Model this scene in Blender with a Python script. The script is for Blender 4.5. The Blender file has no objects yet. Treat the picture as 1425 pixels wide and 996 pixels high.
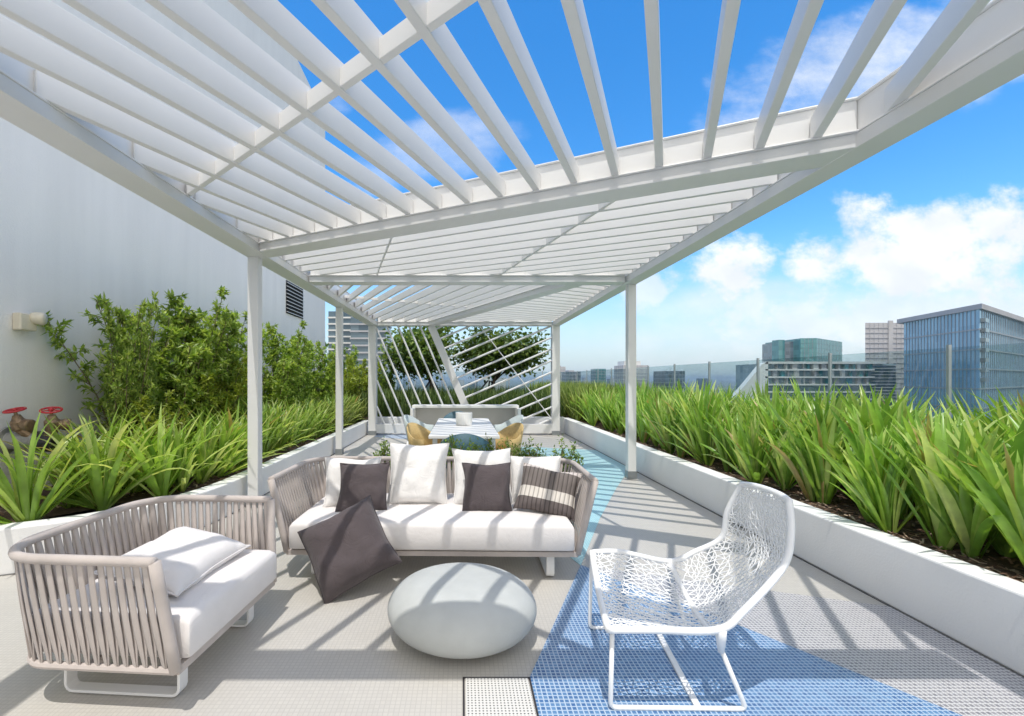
import bpy, math, random
from mathutils import Vector, Matrix, noise as mnoise

R = math.radians
rnd = random.Random(7)
scene = bpy.context.scene
COL = scene.collection
EYE, F, CX, CY = 1.45, 630.0, 643.0, 527.0


def P(px, py, Z):
    """photo reading -> a point at depth Z"""
    return Vector(((px - CX) / F * Z, Z, EYE - (py - CY) / F * Z))


# ------------------------------------------------------------------ mesh helpers
class MB:
    def __init__(self):
        self.v, self.f, self.m = [], [], []

    def add(self, verts, faces, mi=0):
        o = len(self.v)
        self.v.extend(tuple(p) for p in verts)
        for f in faces:
            self.f.append([i + o for i in f])
            self.m.append(mi)

    def box(self, x0, x1, y0, y1, z0, z1, mi=0):
        v = [(x0, y0, z0), (x1, y0, z0), (x1, y1, z0), (x0, y1, z0), (x0, y0, z1), (x1, y0, z1), (x1, y1, z1), (x0, y1, z1)]
        self.add(v, [(3, 2, 1, 0), (4, 5, 6, 7), (0, 1, 5, 4), (1, 2, 6, 5), (2, 3, 7, 6), (3, 0, 4, 7)], mi)

    def bar(self, p0, p1, w, h, up=(0, 0, 1), mi=0):
        """box from p0 to p1, w across, h along up (centred)"""
        p0, p1, up = Vector(p0), Vector(p1), Vector(up)
        d = (p1 - p0).normalized()
        s = d.cross(up).normalized()
        u = s.cross(d).normalized()
        v = []
        for p in (p0, p1):
            for a, b in ((-1, -1), (1, -1), (1, 1), (-1, 1)):
                v.append(p + s * (a * w / 2) + u * (b * h / 2))
        self.add(v, [(0, 1, 2, 3), (7, 6, 5, 4), (0, 4, 5, 1), (1, 5, 6, 2), (2, 6, 7, 3), (3, 7, 4, 0)], mi)

    def tube(self, pts, r, n=8, closed=False, mi=0, caps=True):
        pts = [Vector(p) for p in pts]
        N = len(pts)
        rs = r if isinstance(r, (list, tuple)) else [r] * N
        rings = []
        prev = None
        for i, p in enumerate(pts):
            if closed:
                d = pts[(i + 1) % N] - pts[i - 1]
            else:
                d = pts[min(i + 1, N - 1)] - pts[max(i - 1, 0)]
            if d.length < 1e-9:
                d = Vector((0, 0, 1))
            d.normalize()
            if prev is None:
                a = Vector((0, 0, 1)) if abs(d.z) < .9 else Vector((1, 0, 0))
                s = d.cross(a).normalized()
            else:
                s = prev - d * prev.dot(d)
                if s.length < 1e-6:
                    s = d.cross(Vector((0, 0, 1)))
                s.normalize()
            prev = s
            u = d.cross(s)
            rings.append([p + (s * math.cos(2 * math.pi * k / n) + u * math.sin(2 * math.pi * k / n)) * rs[i] for k in range(n)])
        v = [q for ring in rings for q in ring]
        f = []
        for i in range(N if closed else N - 1):
            j = (i + 1) % N
            for k in range(n):
                l = (k + 1) % n
                f.append((i * n + k, i * n + l, j * n + l, j * n + k))
        if caps and not closed:
            f.append(tuple(reversed(range(n))))
            f.append(tuple((N - 1) * n + k for k in range(n)))
        self.add(v, f, mi)

    def lathe(self, prof, c=(0, 0, 0), n=24, mi=0, axis=None, sx=1, sy=1):
        c = Vector(c)
        M = Matrix.Identity(3)
        if axis is not None:
            M = Vector(axis).normalized().to_track_quat('Z', 'Y').to_matrix()
        v, f = [], []
        for (r, z) in prof:
            for k in range(n):
                a = 2 * math.pi * k / n
                v.append(c + M @ Vector((r * math.cos(a) * sx, r * math.sin(a) * sy, z)))
        for i in range(len(prof) - 1):
            for k in range(n):
                l = (k + 1) % n
                f.append((i * n + k, i * n + l, (i + 1) * n + l, (i + 1) * n + k))
        f.append(tuple(reversed(range(n))))
        f.append(tuple((len(prof) - 1) * n + k for k in range(n)))
        self.add(v, f, mi)

    def prism(self, poly, z0, z1, mi=0):
        n = len(poly)
        v = [(x, y, z0) for x, y in poly] + [(x, y, z1) for x, y in poly]
        f = [tuple(reversed(range(n))), tuple(range(n, 2 * n))]
        for i in range(n):
            j = (i + 1) % n
            f.append((i, j, n + j, n + i))
        self.add(v, f, mi)

    def build(self, name, mat=None, parent=None, smooth=False, bevel=0.0, world=True, seg=2, autosmooth=None):
        """world=True: the coordinates are world ones, moved into the parent's space"""
        me = bpy.data.meshes.new(name)
        off = Vector((0, 0, 0))
        if world:
            p = parent
            while p is not None:
                off += p.location
                p = p.parent
        me.from_pydata([(a - off.x, b - off.y, c - off.z) for a, b, c in self.v], [], self.f)
        me.update()
        mats = mat if isinstance(mat, (list, tuple)) else [mat]
        for m in mats:
            if m:
                me.materials.append(m)
        if len(mats) > 1:
            for p, mi in zip(me.polygons, self.m):
                p.material_index = mi
        if smooth:
            me.polygons.foreach_set('use_smooth', [True] * len(me.polygons))
        o = bpy.data.objects.new(name, me)
        COL.objects.link(o)
        if parent is not None:
            o.parent = parent
        if bevel > 0:
            b = o.modifiers.new('bevel', 'BEVEL')
            b.width = bevel
            b.segments = seg
            b.limit_method = 'ANGLE'
            b.harden_normals = False
        return o


def tag(o, label=None, cat=None, group=None, kind=None):
    if label:
        o['label'] = label
    if cat:
        o['category'] = cat
    if group:
        o['group'] = group
    if kind:
        o['kind'] = kind
    return o


def thing(name, label, cat, loc=(0, 0, 0), rz=0.0, group=None):
    o = bpy.data.objects.new(name, None)
    o.empty_display_size = .1
    COL.objects.link(o)
    o.location = loc
    o.rotation_euler = (0, 0, rz)
    return tag(o, label, cat, group)


def copy_tree(o, parent=None):
    c = o.copy()
    COL.objects.link(c)
    if parent is not None:
        c.parent = parent
    for ch in list(o.children):
        copy_tree(ch, c)
    return c


# ------------------------------------------------------------------ material helpers
def nodes_of(name):
    m = bpy.data.materials.new(name)
    m.use_nodes = True
    nt = m.node_tree
    return m, nt, nt.nodes['Principled BSDF'], nt.nodes['Material Output']


def setp(b, color=None, rough=None, metal=None, spec=None):
    if color is not None:
        b.inputs['Base Color'].default_value = (*color, 1)
    if rough is not None:
        b.inputs['Roughness'].default_value = rough
    if metal is not None:
        b.inputs['Metallic'].default_value = metal
    if spec is not None:
        b.inputs['Specular IOR Level'].default_value = spec


def N(nt, kind, **kw):
    n = nt.nodes.new(kind)
    for k, v in kw.items():
        setattr(n, k, v)
    return n


def plain(name, color, rough=.5, metal=0, var=.06, scale=6, bump=0.0, bscale=60, spec=.5, coord='Object'):
    m, nt, b, out = nodes_of(name)
    setp(b, color, rough, metal, spec)
    tc = N(nt, 'ShaderNodeTexCoord')
    if var > 0:
        nz = N(nt, 'ShaderNodeTexNoise')
        nz.inputs['Scale'].default_value = scale
        nz.inputs['Detail'].default_value = 5
        nt.links.new(tc.outputs[coord], nz.inputs['Vector'])
        mr = N(nt, 'ShaderNodeMapRange')
        mr.inputs['From Min'].default_value = .3
        mr.inputs['From Max'].default_value = .7
        mr.inputs['To Min'].default_value = 1 - var
        mr.inputs['To Max'].default_value = 1 + var
        nt.links.new(nz.outputs['Fac'], mr.inputs['Value'])
        mx = N(nt, 'ShaderNodeVectorMath', operation='SCALE')
        mx.inputs[0].default_value = color
        nt.links.new(mr.outputs['Result'], mx.inputs['Scale'])
        nt.links.new(mx.outputs['Vector'], b.inputs['Base Color'])
    if bump > 0:
        nb = N(nt, 'ShaderNodeTexNoise')
        nb.inputs['Scale'].default_value = bscale
        nb.inputs['Detail'].default_value = 6
        nt.links.new(tc.outputs[coord], nb.inputs['Vector'])
        bp = N(nt, 'ShaderNodeBump')
        bp.inputs['Strength'].default_value = bump
        bp.inputs['Distance'].default_value = .01
        nt.links.new(nb.outputs['Fac'], bp.inputs['Height'])
        nt.links.new(bp.outputs['Normal'], b.inputs['Normal'])
    return m


def fabric(name, color, weave=900, bump=.25, var=.05, wrinkle=0.0):
    m, nt, b, out = nodes_of(name)
    setp(b, color, .9, 0, .2)
    b.inputs['Sheen Weight'].default_value = .15
    tc = N(nt, 'ShaderNodeTexCoord')
    nz = N(nt, 'ShaderNodeTexNoise')
    nz.inputs['Scale'].default_value = 7
    nz.inputs['Detail'].default_value = 8
    nt.links.new(tc.outputs['Object'], nz.inputs['Vector'])
    mr = N(nt, 'ShaderNodeMapRange')
    mr.inputs['From Min'].default_value = .3
    mr.inputs['From Max'].default_value = .7
    mr.inputs['To Min'].default_value = 1 - var
    mr.inputs['To Max'].default_value = 1 + var
    nt.links.new(nz.outputs['Fac'], mr.inputs['Value'])
    mx = N(nt, 'ShaderNodeVectorMath', operation='SCALE')
    mx.inputs[0].default_value = color
    nt.links.new(mr.outputs['Result'], mx.inputs['Scale'])
    nt.links.new(mx.outputs['Vector'], b.inputs['Base Color'])
    w = N(nt, 'ShaderNodeTexNoise')
    w.inputs['Scale'].default_value = weave
    nt.links.new(tc.outputs['Object'], w.inputs['Vector'])
    w2 = N(nt, 'ShaderNodeTexNoise')
    w2.inputs['Scale'].default_value = 9
    w2.inputs['Detail'].default_value = 3
    nt.links.new(tc.outputs['Object'], w2.inputs['Vector'])
    w2.inputs['Distortion'].default_value = 1.2
    rd = N(nt, 'ShaderNodeMath', operation='SUBTRACT')
    rd.inputs[1].default_value = .5
    nt.links.new(w2.outputs['Fac'], rd.inputs[0])
    ra = N(nt, 'ShaderNodeMath', operation='ABSOLUTE')
    nt.links.new(rd.outputs[0], ra.inputs[0])
    rm = N(nt, 'ShaderNodeMath', operation='MINIMUM')
    rm.inputs[1].default_value = .10
    nt.links.new(ra.outputs[0], rm.inputs[0])
    ad = N(nt, 'ShaderNodeMath', operation='MULTIPLY_ADD')
    ad.inputs[1].default_value = wrinkle
    nt.links.new(rm.outputs[0], ad.inputs[0])
    nt.links.new(w.outputs['Fac'], ad.inputs[2])
    bp = N(nt, 'ShaderNodeBump')
    bp.inputs['Strength'].default_value = bump
    bp.inputs['Distance'].default_value = .002
    nt.links.new(ad.outputs[0], bp.inputs['Height'])
    nt.links.new(bp.outputs['Normal'], b.inputs['Normal'])
    return m


def leafmat(name, c1, c2, c3, rough=.42, trans=.35, tcol=None, straw=False):
    """foliage with a tint of its own on every leaf"""
    m, nt, b, out = nodes_of(name)
    setp(b, c1, rough, 0, .45)
    g = N(nt, 'ShaderNodeNewGeometry')
    cr = N(nt, 'ShaderNodeValToRGB')
    e = cr.color_ramp.elements
    e[0].position, e[0].color = 0, (*c1, 1)
    e[1].position, e[1].color = .93, (*c3, 1)
    if straw:
        ks = e.new(.975)
        ks.color = (.42, .31, .13, 1)
    k = e.new(.55)
    k.color = (*c2, 1)
    nt.links.new(g.outputs['Random Per Island'], cr.inputs['Fac'])
    oi = N(nt, 'ShaderNodeObjectInfo')
    mr = N(nt, 'ShaderNodeMapRange')
    mr.inputs['To Min'].default_value = .8
    mr.inputs['To Max'].default_value = 1.2
    nt.links.new(oi.outputs['Random'], mr.inputs['Value'])
    tc = N(nt, 'ShaderNodeTexCoord')
    nz = N(nt, 'ShaderNodeTexNoise')
    nz.inputs['Scale'].default_value = 9
    nz.inputs['Detail'].default_value = 4
    nt.links.new(tc.outputs['Object'], nz.inputs['Vector'])
    m2 = N(nt, 'ShaderNodeMapRange')
    m2.inputs['From Min'].default_value = .3
    m2.inputs['From Max'].default_value = .7
    m2.inputs['To Min'].default_value = .8
    m2.inputs['To Max'].default_value = 1.2
    nt.links.new(nz.outputs['Fac'], m2.inputs['Value'])
    mu = N(nt, 'ShaderNodeMath', operation='MULTIPLY')
    nt.links.new(mr.outputs[0], mu.inputs[0])
    nt.links.new(m2.outputs[0], mu.inputs[1])
    sc = N(nt, 'ShaderNodeVectorMath', operation='SCALE')
    nt.links.new(cr.outputs['Color'], sc.inputs[0])
    nt.links.new(mu.outputs[0], sc.inputs['Scale'])
    nt.links.new(sc.outputs['Vector'], b.inputs['Base Color'])
    tr = N(nt, 'ShaderNodeBsdfTranslucent')
    ml = N(nt, 'ShaderNodeVectorMath', operation='MULTIPLY')
    ml.inputs[1].default_value = tcol or (1.6, 1.5, .7)
    nt.links.new(sc.outputs['Vector'], ml.inputs[0])
    nt.links.new(ml.outputs['Vector'], tr.inputs['Color'])
    mx = N(nt, 'ShaderNodeMixShader')
    mx.inputs['Fac'].default_value = trans
    nt.links.new(b.outputs[0], mx.inputs[1])
    nt.links.new(tr.outputs[0], mx.inputs[2])
    nt.links.new(mx.outputs[0], out.inputs['Surface'])
    return m


def mosaic(name, c1, c2, grout, tile=.0229, gap=.12, rough=.35, bias=0.0, offset=0.0):
    m, nt, b, out = nodes_of(name)
    setp(b, c1, rough, 0, .4)
    tc = N(nt, 'ShaderNodeTexCoord')
    br = N(nt, 'ShaderNodeTexBrick')
    br.offset = offset
    br.squash = 1
    br.inputs['Scale'].default_value = 1
    br.inputs['Brick Width'].default_value = tile
    br.inputs['Row Height'].default_value = tile
    br.inputs['Mortar Size'].default_value = tile * gap
    br.inputs['Mortar Smooth'].default_value = .2
    br.inputs['Bias'].default_value = bias
    br.inputs['Color1'].default_value = (*c1, 1)
    br.inputs['Color2'].default_value = (*c2, 1)
    br.inputs['Mortar'].default_value = (*grout, 1)
    nt.links.new(tc.outputs['Object'], br.inputs['Vector'])
    nz = N(nt, 'ShaderNodeTexNoise')
    nz.inputs['Scale'].default_value = .9
    nz.inputs['Detail'].default_value = 6
    nt.links.new(tc.outputs['Object'], nz.inputs['Vector'])
    mr = N(nt, 'ShaderNodeMapRange')
    mr.inputs['From Min'].default_value = .3
    mr.inputs['From Max'].default_value = .7
    mr.inputs['To Min'].default_value = .93
    mr.inputs['To Max'].default_value = 1.05
    nt.links.new(nz.outputs['Fac'], mr.inputs['Value'])
    sc = N(nt, 'ShaderNodeVectorMath', operation='SCALE')
    nt.links.new(br.outputs['Color'], sc.inputs[0])
    nt.links.new(mr.outputs[0], sc.inputs['Scale'])
    nt.links.new(sc.outputs[0], b.inputs['Base Color'])
    bp = N(nt, 'ShaderNodeBump', invert=True)
    bp.inputs['Strength'].default_value = .25
    bp.inputs['Distance'].default_value = .002
    nt.links.new(br.outputs['Fac'], bp.inputs['Height'])
    nt.links.new(bp.outputs['Normal'], b.inputs['Normal'])
    return m


def glassy(name, tint, gloss=.12, rough=.02):
    m, nt, b, out = nodes_of(name)
    nt.nodes.remove(b)
    t = N(nt, 'ShaderNodeBsdfTransparent')
    t.inputs['Color'].default_value = (*tint, 1)
    g = N(nt, 'ShaderNodeBsdfGlossy')
    g.inputs['Roughness'].default_value = rough
    fr = N(nt, 'ShaderNodeLayerWeight')
    pw = N(nt, 'ShaderNodeMath', operation='POWER')
    pw.inputs[1].default_value = 4
    nt.links.new(fr.outputs['Facing'], pw.inputs[0])
    ad = N(nt, 'ShaderNodeMath', operation='MULTIPLY_ADD', use_clamp=True)
    ad.inputs[1].default_value = .35
    ad.inputs[2].default_value = gloss
    nt.links.new(pw.outputs[0], ad.inputs[0])
    mx = N(nt, 'ShaderNodeMixShader')
    nt.links.new(ad.outputs[0], mx.inputs['Fac'])
    nt.links.new(t.outputs[0], mx.inputs[1])
    nt.links.new(g.outputs[0], mx.inputs[2])
    nt.links.new(mx.outputs[0], out.inputs['Surface'])
    return m


def curtain(name, c1, c2, rough=.12, sx=1.5, sz=1.3, metal=.0, spec=.8):
    """tinted facade glass, every pane its own tone"""
    m, nt, b, out = nodes_of(name)
    setp(b, c1, rough, metal, spec)
    tc = N(nt, 'ShaderNodeTexCoord')
    mp = N(nt, 'ShaderNodeVectorMath', operation='DIVIDE')
    mp.inputs[1].default_value = (sx, sx, sz)
    nt.links.new(tc.outputs['Object'], mp.inputs[0])
    fl = N(nt, 'ShaderNodeVectorMath', operation='FLOOR')
    nt.links.new(mp.outputs[0], fl.inputs[0])
    wn = N(nt, 'ShaderNodeTexWhiteNoise')
    nt.links.new(fl.outputs[0], wn.inputs['Vector'])
    mx = N(nt, 'ShaderNodeMix', data_type='RGBA')
    nt.links.new(wn.outputs['Value'], mx.inputs['Factor'])
    mx.inputs['A'].default_value = (*c1, 1)
    mx.inputs['B'].default_value = (*c2, 1)
    nt.links.new(mx.outputs['Result'], b.inputs['Base Color'])
    return m


M = {}
M['paint'] = plain('white_powder_coat', (.78, .775, .76), .38, var=.02, scale=3, bump=.03, bscale=40)
M['stucco'] = plain('white_stucco', (.87, .85, .81), .8, var=.035, scale=1.2, bump=.35, bscale=55)
def streaked(m_):
    nt_ = m_.node_tree
    for n_ in nt_.nodes:
        if n_.type == 'TEX_NOISE' and abs(n_.inputs['Scale'].default_value - 1.2) < 1e-4:
            mp_ = N(nt_, 'ShaderNodeMapping')
            mp_.inputs['Scale'].default_value = (4, 4, .35)
            src = n_.inputs['Vector'].links[0].from_socket
            nt_.links.new(src, mp_.inputs['Vector'])
            nt_.links.new(mp_.outputs[0], n_.inputs['Vector'])


streaked(M['stucco'])
M['planter'] = plain('planter_render', (.84, .835, .82), .7, var=.04, scale=1.6, bump=.15, bscale=70)
M['steel'] = plain('brushed_steel', (.30, .32, .33), .4, .6, var=.08, scale=12)
M['railpost'] = plain('rail_post_metal', (.36, .40, .42), .4, .4, var=.05)
M['floor'] = mosaic('beige_mosaic', (.545, .52, .475), (.515, .49, .45), (.46, .438, .40), gap=.09, rough=.45)
M['blue'] = mosaic('blue_mosaic_tile', (.045, .13, .31), (.12, .25, .45), (.44, .54, .66), gap=.14)
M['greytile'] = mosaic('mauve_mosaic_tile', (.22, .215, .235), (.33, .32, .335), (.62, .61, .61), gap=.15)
M['teal'] = mosaic('teal_mosaic_tile', (.27, .54, .58), (.36, .60, .63), (.55, .70, .71), gap=.10)
M['paleblue'] = mosaic('lilac_mosaic_tile', (.26, .36, .52), (.34, .43, .58), (.5, .56, .64), gap=.1)
M['strap'] = fabric('taupe_rope', (.50, .445, .41), 500, .4, .10)
M['cream'] = fabric('cream_cushion', (.76, .725, .705), 700, .35, .03, 7)
M['white_cloth'] = fabric('white_linen', (.77, .75, .725), 700, .5, .03, 15)
M['charcoal'] = fabric('charcoal_cloth', (.088, .072, .075), 800, .6, .10, 13)
M['pebble'] = plain('pebble_concrete', (.475, .49, .475), .62, var=.05, scale=9, bump=.10, bscale=120)
M['resin'] = plain('white_cord', (.85, .85, .84), .42, var=.02, scale=8)
M['mulch'] = plain('mulch_soil', (.10, .062, .042), .95, var=.5, scale=30, bump=1.0, bscale=45)
M['chip'] = leafmat('bark_chips', (.10, .05, .03), (.22, .13, .085), (.48, .38, .28), .8, 0.0)
M['leaf_near'] = leafmat('strap_leaf', (.15, .30, .05), (.29, .47, .085), (.54, .63, .23), .30, .40, straw=True)
M['leaf_left'] = leafmat('arching_leaf', (.18, .32, .055), (.33, .49, .10), (.58, .65, .27), .32, .42, straw=True)
M['shrub'] = leafmat('shrub_leaf', (.15, .25, .04), (.29, .42, .08), (.47, .57, .18), .40, .44)
M['shrub2'] = leafmat('yellow_shrub_leaf', (.20, .28, .03), (.33, .41, .05), (.46, .52, .11), .42, .40)
M['grape'] = leafmat('round_leaf', (.06, .115, .022), (.12, .20, .035), (.25, .33, .08), .4, .3)
M['grass'] = leafmat('fine_grass', (.11, .17, .035), (.23, .31, .06), (.42, .47, .16), .45, .38)
M['darkgrass'] = leafmat('dark_grass', (.04, .08, .018), (.09, .15, .03), (.20, .26, .07), .5, .25)
M['box'] = leafmat('small_shrub_leaf', (.07, .14, .02), (.15, .25, .03), (.28, .36, .06), .4, .3)
M['bark'] = plain('bark', (.13, .10, .075), .9, var=.3, scale=20, bump=.6, bscale=30)
M['stem'] = plain('green_stem', (.16, .13, .07), .8, var=.3, scale=20)
M['glass'] = glassy('rail_glass', (.80, .865, .875), .045)
M['joint'] = plain('grey_sealant', (.13, .125, .12), .9, var=.2, scale=8)
M['dark'] = plain('shadow_gap', (.02, .02, .022), .8, var=0)
M['lamp'] = plain('cream_plastic', (.72, .66, .52), .4, var=.05, scale=20)
M['red'] = plain('red_enamel', (.55, .035, .045), .35, var=.15, scale=25)
M['brass'] = plain('weathered_brass', (.30, .21, .13), .45, .6, var=.3, scale=30, bump=.2)
M['pipe'] = plain('grey_pipe', (.36, .36, .34), .5, .3, var=.2, scale=15)
M['darkmetal'] = plain('dark_iron', (.06, .055, .06), .5, .5, var=.2, scale=20)
M['wicker'] = plain('mustard_wicker', (.58, .42, .18), .6, var=.15, scale=60, bump=.6, bscale=160)
M['bluechair'] = plain('slate_blue_cord', (.055, .13, .17), .5, var=.15, scale=60, bump=.5, bscale=160)
M['greycloth'] = fabric('pale_grey_sling', (.50, .56, .56), 500, .2, .05)
M['table'] = plain('white_table', (.82, .81, .78), .4, var=.02)
M['conc'] = plain('pale_concrete', (.50, .49, .46), .8, var=.08, scale=2, bump=.1)

# ------------------------------------------------------------------ the setting
fl = MB()
fl.box(-9, 5.35, -4, 21, -.5, 0)
tag(fl.build('terrace_floor', M['floor']), kind='structure')


def sheet(name, poly, z, mat):
    mb = MB()
    mb.prism(poly, .0005, z)
    return tag(mb.build(name, mat), kind='structure')


APEX = (.92, 3.51)
sheet('teal_floor', [APEX, (1.44, 4.72), (2.05, 6.01), (2.73, 7.35), (2.73, 9.2), (1.4, 9.62), (-.3, 9.4), (.1, 6.6)], .004, M['teal'])
sheet('blue_floor', [(.33, 2.196), (.33, -1), (4.3, -1), (1.644, 2.62), APEX], .008, M['blue'])
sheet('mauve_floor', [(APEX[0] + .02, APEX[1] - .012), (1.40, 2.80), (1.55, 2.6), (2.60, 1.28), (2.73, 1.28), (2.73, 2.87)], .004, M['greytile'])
sheet('lilac_floor', [(-2.2, 11.9), (-2.2, 11.3), (-1.4, 10.9), (-.4, 11.9)], .004, M['paleblue'])

gr = MB()
n = 96
ringsr = [0, 60, 150, 400, 1000, 2500, 6000, 14000]
vv = [(0, 0, -42)]
ff = []
for i, r in enumerate(ringsr[1:]):
    for k in range(n):
        a = 2 * math.pi * k / n
        vv.append((r * math.cos(a), r * math.sin(a), -42))
for k in range(n):
    ff.append((0, 1 + k, 1 + (k + 1) % n))
for i in range(len(ringsr) - 2):
    for k in range(n):
        l = (k + 1) % n
        ff.append((1 + i * n + k, 1 + (i + 1) * n + k, 1 + (i + 1) * n + l, 1 + i * n + l))
gr.add(vv, ff)
m, nt, b, out = nodes_of('city_ground')
setp(b, rough=.9)
tc = N(nt, 'ShaderNodeTexCoord')
vo = N(nt, 'ShaderNodeTexVoronoi')
vo.inputs['Scale'].default_value = .012
nt.links.new(tc.outputs['Object'], vo.inputs['Vector'])
cr = N(nt, 'ShaderNodeValToRGB')
cr.color_ramp.elements[0].color = (.06, .09, .05, 1)
cr.color_ramp.elements[1].color = (.26, .27, .26, 1)
e = cr.color_ramp.elements.new(.5)
e.color = (.12, .14, .11, 1)
sx = N(nt, 'ShaderNodeSeparateColor')
nt.links.new(vo.outputs['Color'], sx.inputs[0])
nt.links.new(sx.outputs[0], cr.inputs['Fac'])
nt.links.new(cr.outputs['Color'], b.inputs['Base Color'])
tag(gr.build('ground', m), kind='structure')

# ---- white building wall on the left, with its louvred vent
WX = -4.4
wall = thing('building_wall', 'tall white stucco building wall with a black louvred vent, behind the left planter', 'wall', (WX, 5, 0))
mb = MB()
v = []
y0, y1, zt0, zt1 = -5.0, 14.55, 10.9, 9.85
for x in (WX - 6, WX):
    v += [(x, y0, -.4), (x, y1, -.4), (x, y1, zt1), (x, y0, zt0)]
mb.add(v, [(0, 1, 2, 3), (7, 6, 5, 4), (0, 4, 5, 1), (1, 5, 6, 2), (2, 6, 7, 3), (3, 7, 4, 0)])
mb.build('wall', M['stucco'], wall)
vent = MB()
vy0, vy1, vz0, vz1 = 11.3, 12.5, 3.1, 3.92
vent.box(WX + .003, WX + .012, vy0, vy1, vz0, vz1)
vp = vent.build('vent', M['dark'], wall)
lv = MB()
for i in range(9):
    z = vz0 + .045 + i * (vz1 - vz0 - .09) / 8
    lv.add([(WX + .015, vy0, z - .014), (WX + .015, vy1, z - .014), (WX + .06, vy1, z - .03), (WX + .06, vy0, z - .03),
            (WX + .015, vy0, z), (WX + .015, vy1, z), (WX + .06, vy1, z - .016), (WX + .06, vy0, z - .016)],
           [(0, 1, 2, 3), (7, 6, 5, 4), (0, 4, 5, 1), (1, 5, 6, 2), (2, 6, 7, 3), (3, 7, 4, 0)])
lv.build('louvre', M['paint'], vp)

# ---- planters
PLX, PRX, PLH, PRH = -2.47, 2.73, .345, .40


def offset_poly(pts, d):
    """shift an open plan polyline to its left by d"""
    out = []
    n = len(pts)
    for i, p in enumerate(pts):
        a = Vector(pts[max(i - 1, 0)])
        b2 = Vector(pts[min(i + 1, n - 1)])
        t = (b2 - a).normalized()
        out.append((p[0] - t.y * d, p[1] + t.x * d))
    return out


lp = [(PLX, 12.25), (PLX, 9), (PLX, 6.5), (PLX, 4.9)]
for k in range(1, 13):
    a = R(90 * k / 12)
    lp.append((PLX - 1.35 + 1.35 * math.cos(a), 4.9 - 1.65 * math.sin(a)))
lp.append((WX, 3.25))
inner = offset_poly(lp, -.16)
planterL = thing('planter', 'low white rendered planter with a rounded near corner, along the building wall', 'planter', (PLX, 6, 0))
mb = MB()
n = len(lp)
v = [(x, y, 0) for x, y in lp] + [(x, y, PLH) for x, y in lp] + [(x, y, PLH) for x, y in inner] + [(x, y, .2) for x, y in inner]
f = []
for i in range(n - 1):
    for k in range(3):
        f.append((k * n + i, k * n + i + 1, (k + 1) * n + i + 1, (k + 1) * n + i))
mb.add(v, f)
mb.build('planter_wall', M['planter'], planterL, bevel=.012)
jl, jo = offset_poly(lp, .0005), offset_poly(lp, .013)
mb = MB()
n = len(lp)
mb.add([(x, y, .006) for x, y in jl] + [(x, y, .006) for x, y in jo], [(i, i + 1, n + i + 1, n + i) for i in range(n - 1)])
mb.build('base_joint', M['joint'], planterL)
planterR = thing('planter', 'long white rendered planter of broad strap leaves below the glass railing', 'planter', (PRX, 6, 0))
mb = MB()
mb.box(PRX, PRX + .17, -4, 12.25, 0, PRH)
mb.build('planter_wall', M['planter'], planterR, bevel=.012)
mb = MB()
mb.box(PRX - .013, PRX - .0005, -4, 12.0, .0005, .006)
mb.build('base_joint', M['joint'], planterR)
planterE = thing('planter', 'white rendered planter across the far end behind the slanted screen', 'planter', (0, 12, 0))
mb = MB()
mb.box(PLX + .003, PRX - .003, 12.05, 12.22, 0, .43)
mb.build('planter_wall', M['planter'], planterE, bevel=.012)

soil = MB()
soil.add([(WX, 3.35, .30), (-3.7, 3.4, .30), (-2.6, 4.9, .30), (-2.55, 12.3, .30), (WX, 12.3, .30)], [(0, 1, 2, 3, 4)])
soil.add([(PRX + .1, -4, .35), (5.3, -4, .35), (5.3, 12.3, .35), (PRX + .1, 12.3, .35)], [(0, 1, 2, 3)])
soil.add([(-9, 12.12, .38), (5.3, 12.12, .38), (5.3, 20.6, .38), (-9, 20.6, .38)], [(0, 1, 2, 3)])
tag(soil.build('soil', M['mulch']), kind='structure')
# bark chips
ch = MB()
for i in range(5200):
    if i < 3600:
        x = PRX + .18 + abs(rnd.gauss(0, .35))
        y = 1.4 + 9 * rnd.random() ** 1.6
        z = .353
    else:
        y = 3.6 + 8 * rnd.random()
        x = -2.66 - abs(rnd.gauss(0, .3))
        if y < 4.9:
            x -= (4.9 - y) * 1.0
        z = .303
    L, W = rnd.uniform(.015, .06), rnd.uniform(.004, .014)
    a = rnd.random() * 6.28
    t = rnd.uniform(-.25, .4)
    d = Vector((math.cos(a), math.sin(a), t)) * L
    s = Vector((-math.sin(a), math.cos(a), rnd.uniform(-.4, .4))) * W
    c = Vector((x, y, z + abs(d.z) / 2 + rnd.random() * .012))
    ch.add([c - d / 2 - s / 2, c + d / 2 - s / 2, c + d / 2 + s / 2, c - d / 2 + s / 2], [(0, 1, 2, 3)])
tag(ch.build('bark_mulch', M['chip']), 'brown bark mulch strewn over the planter soil', kind='stuff')

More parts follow.
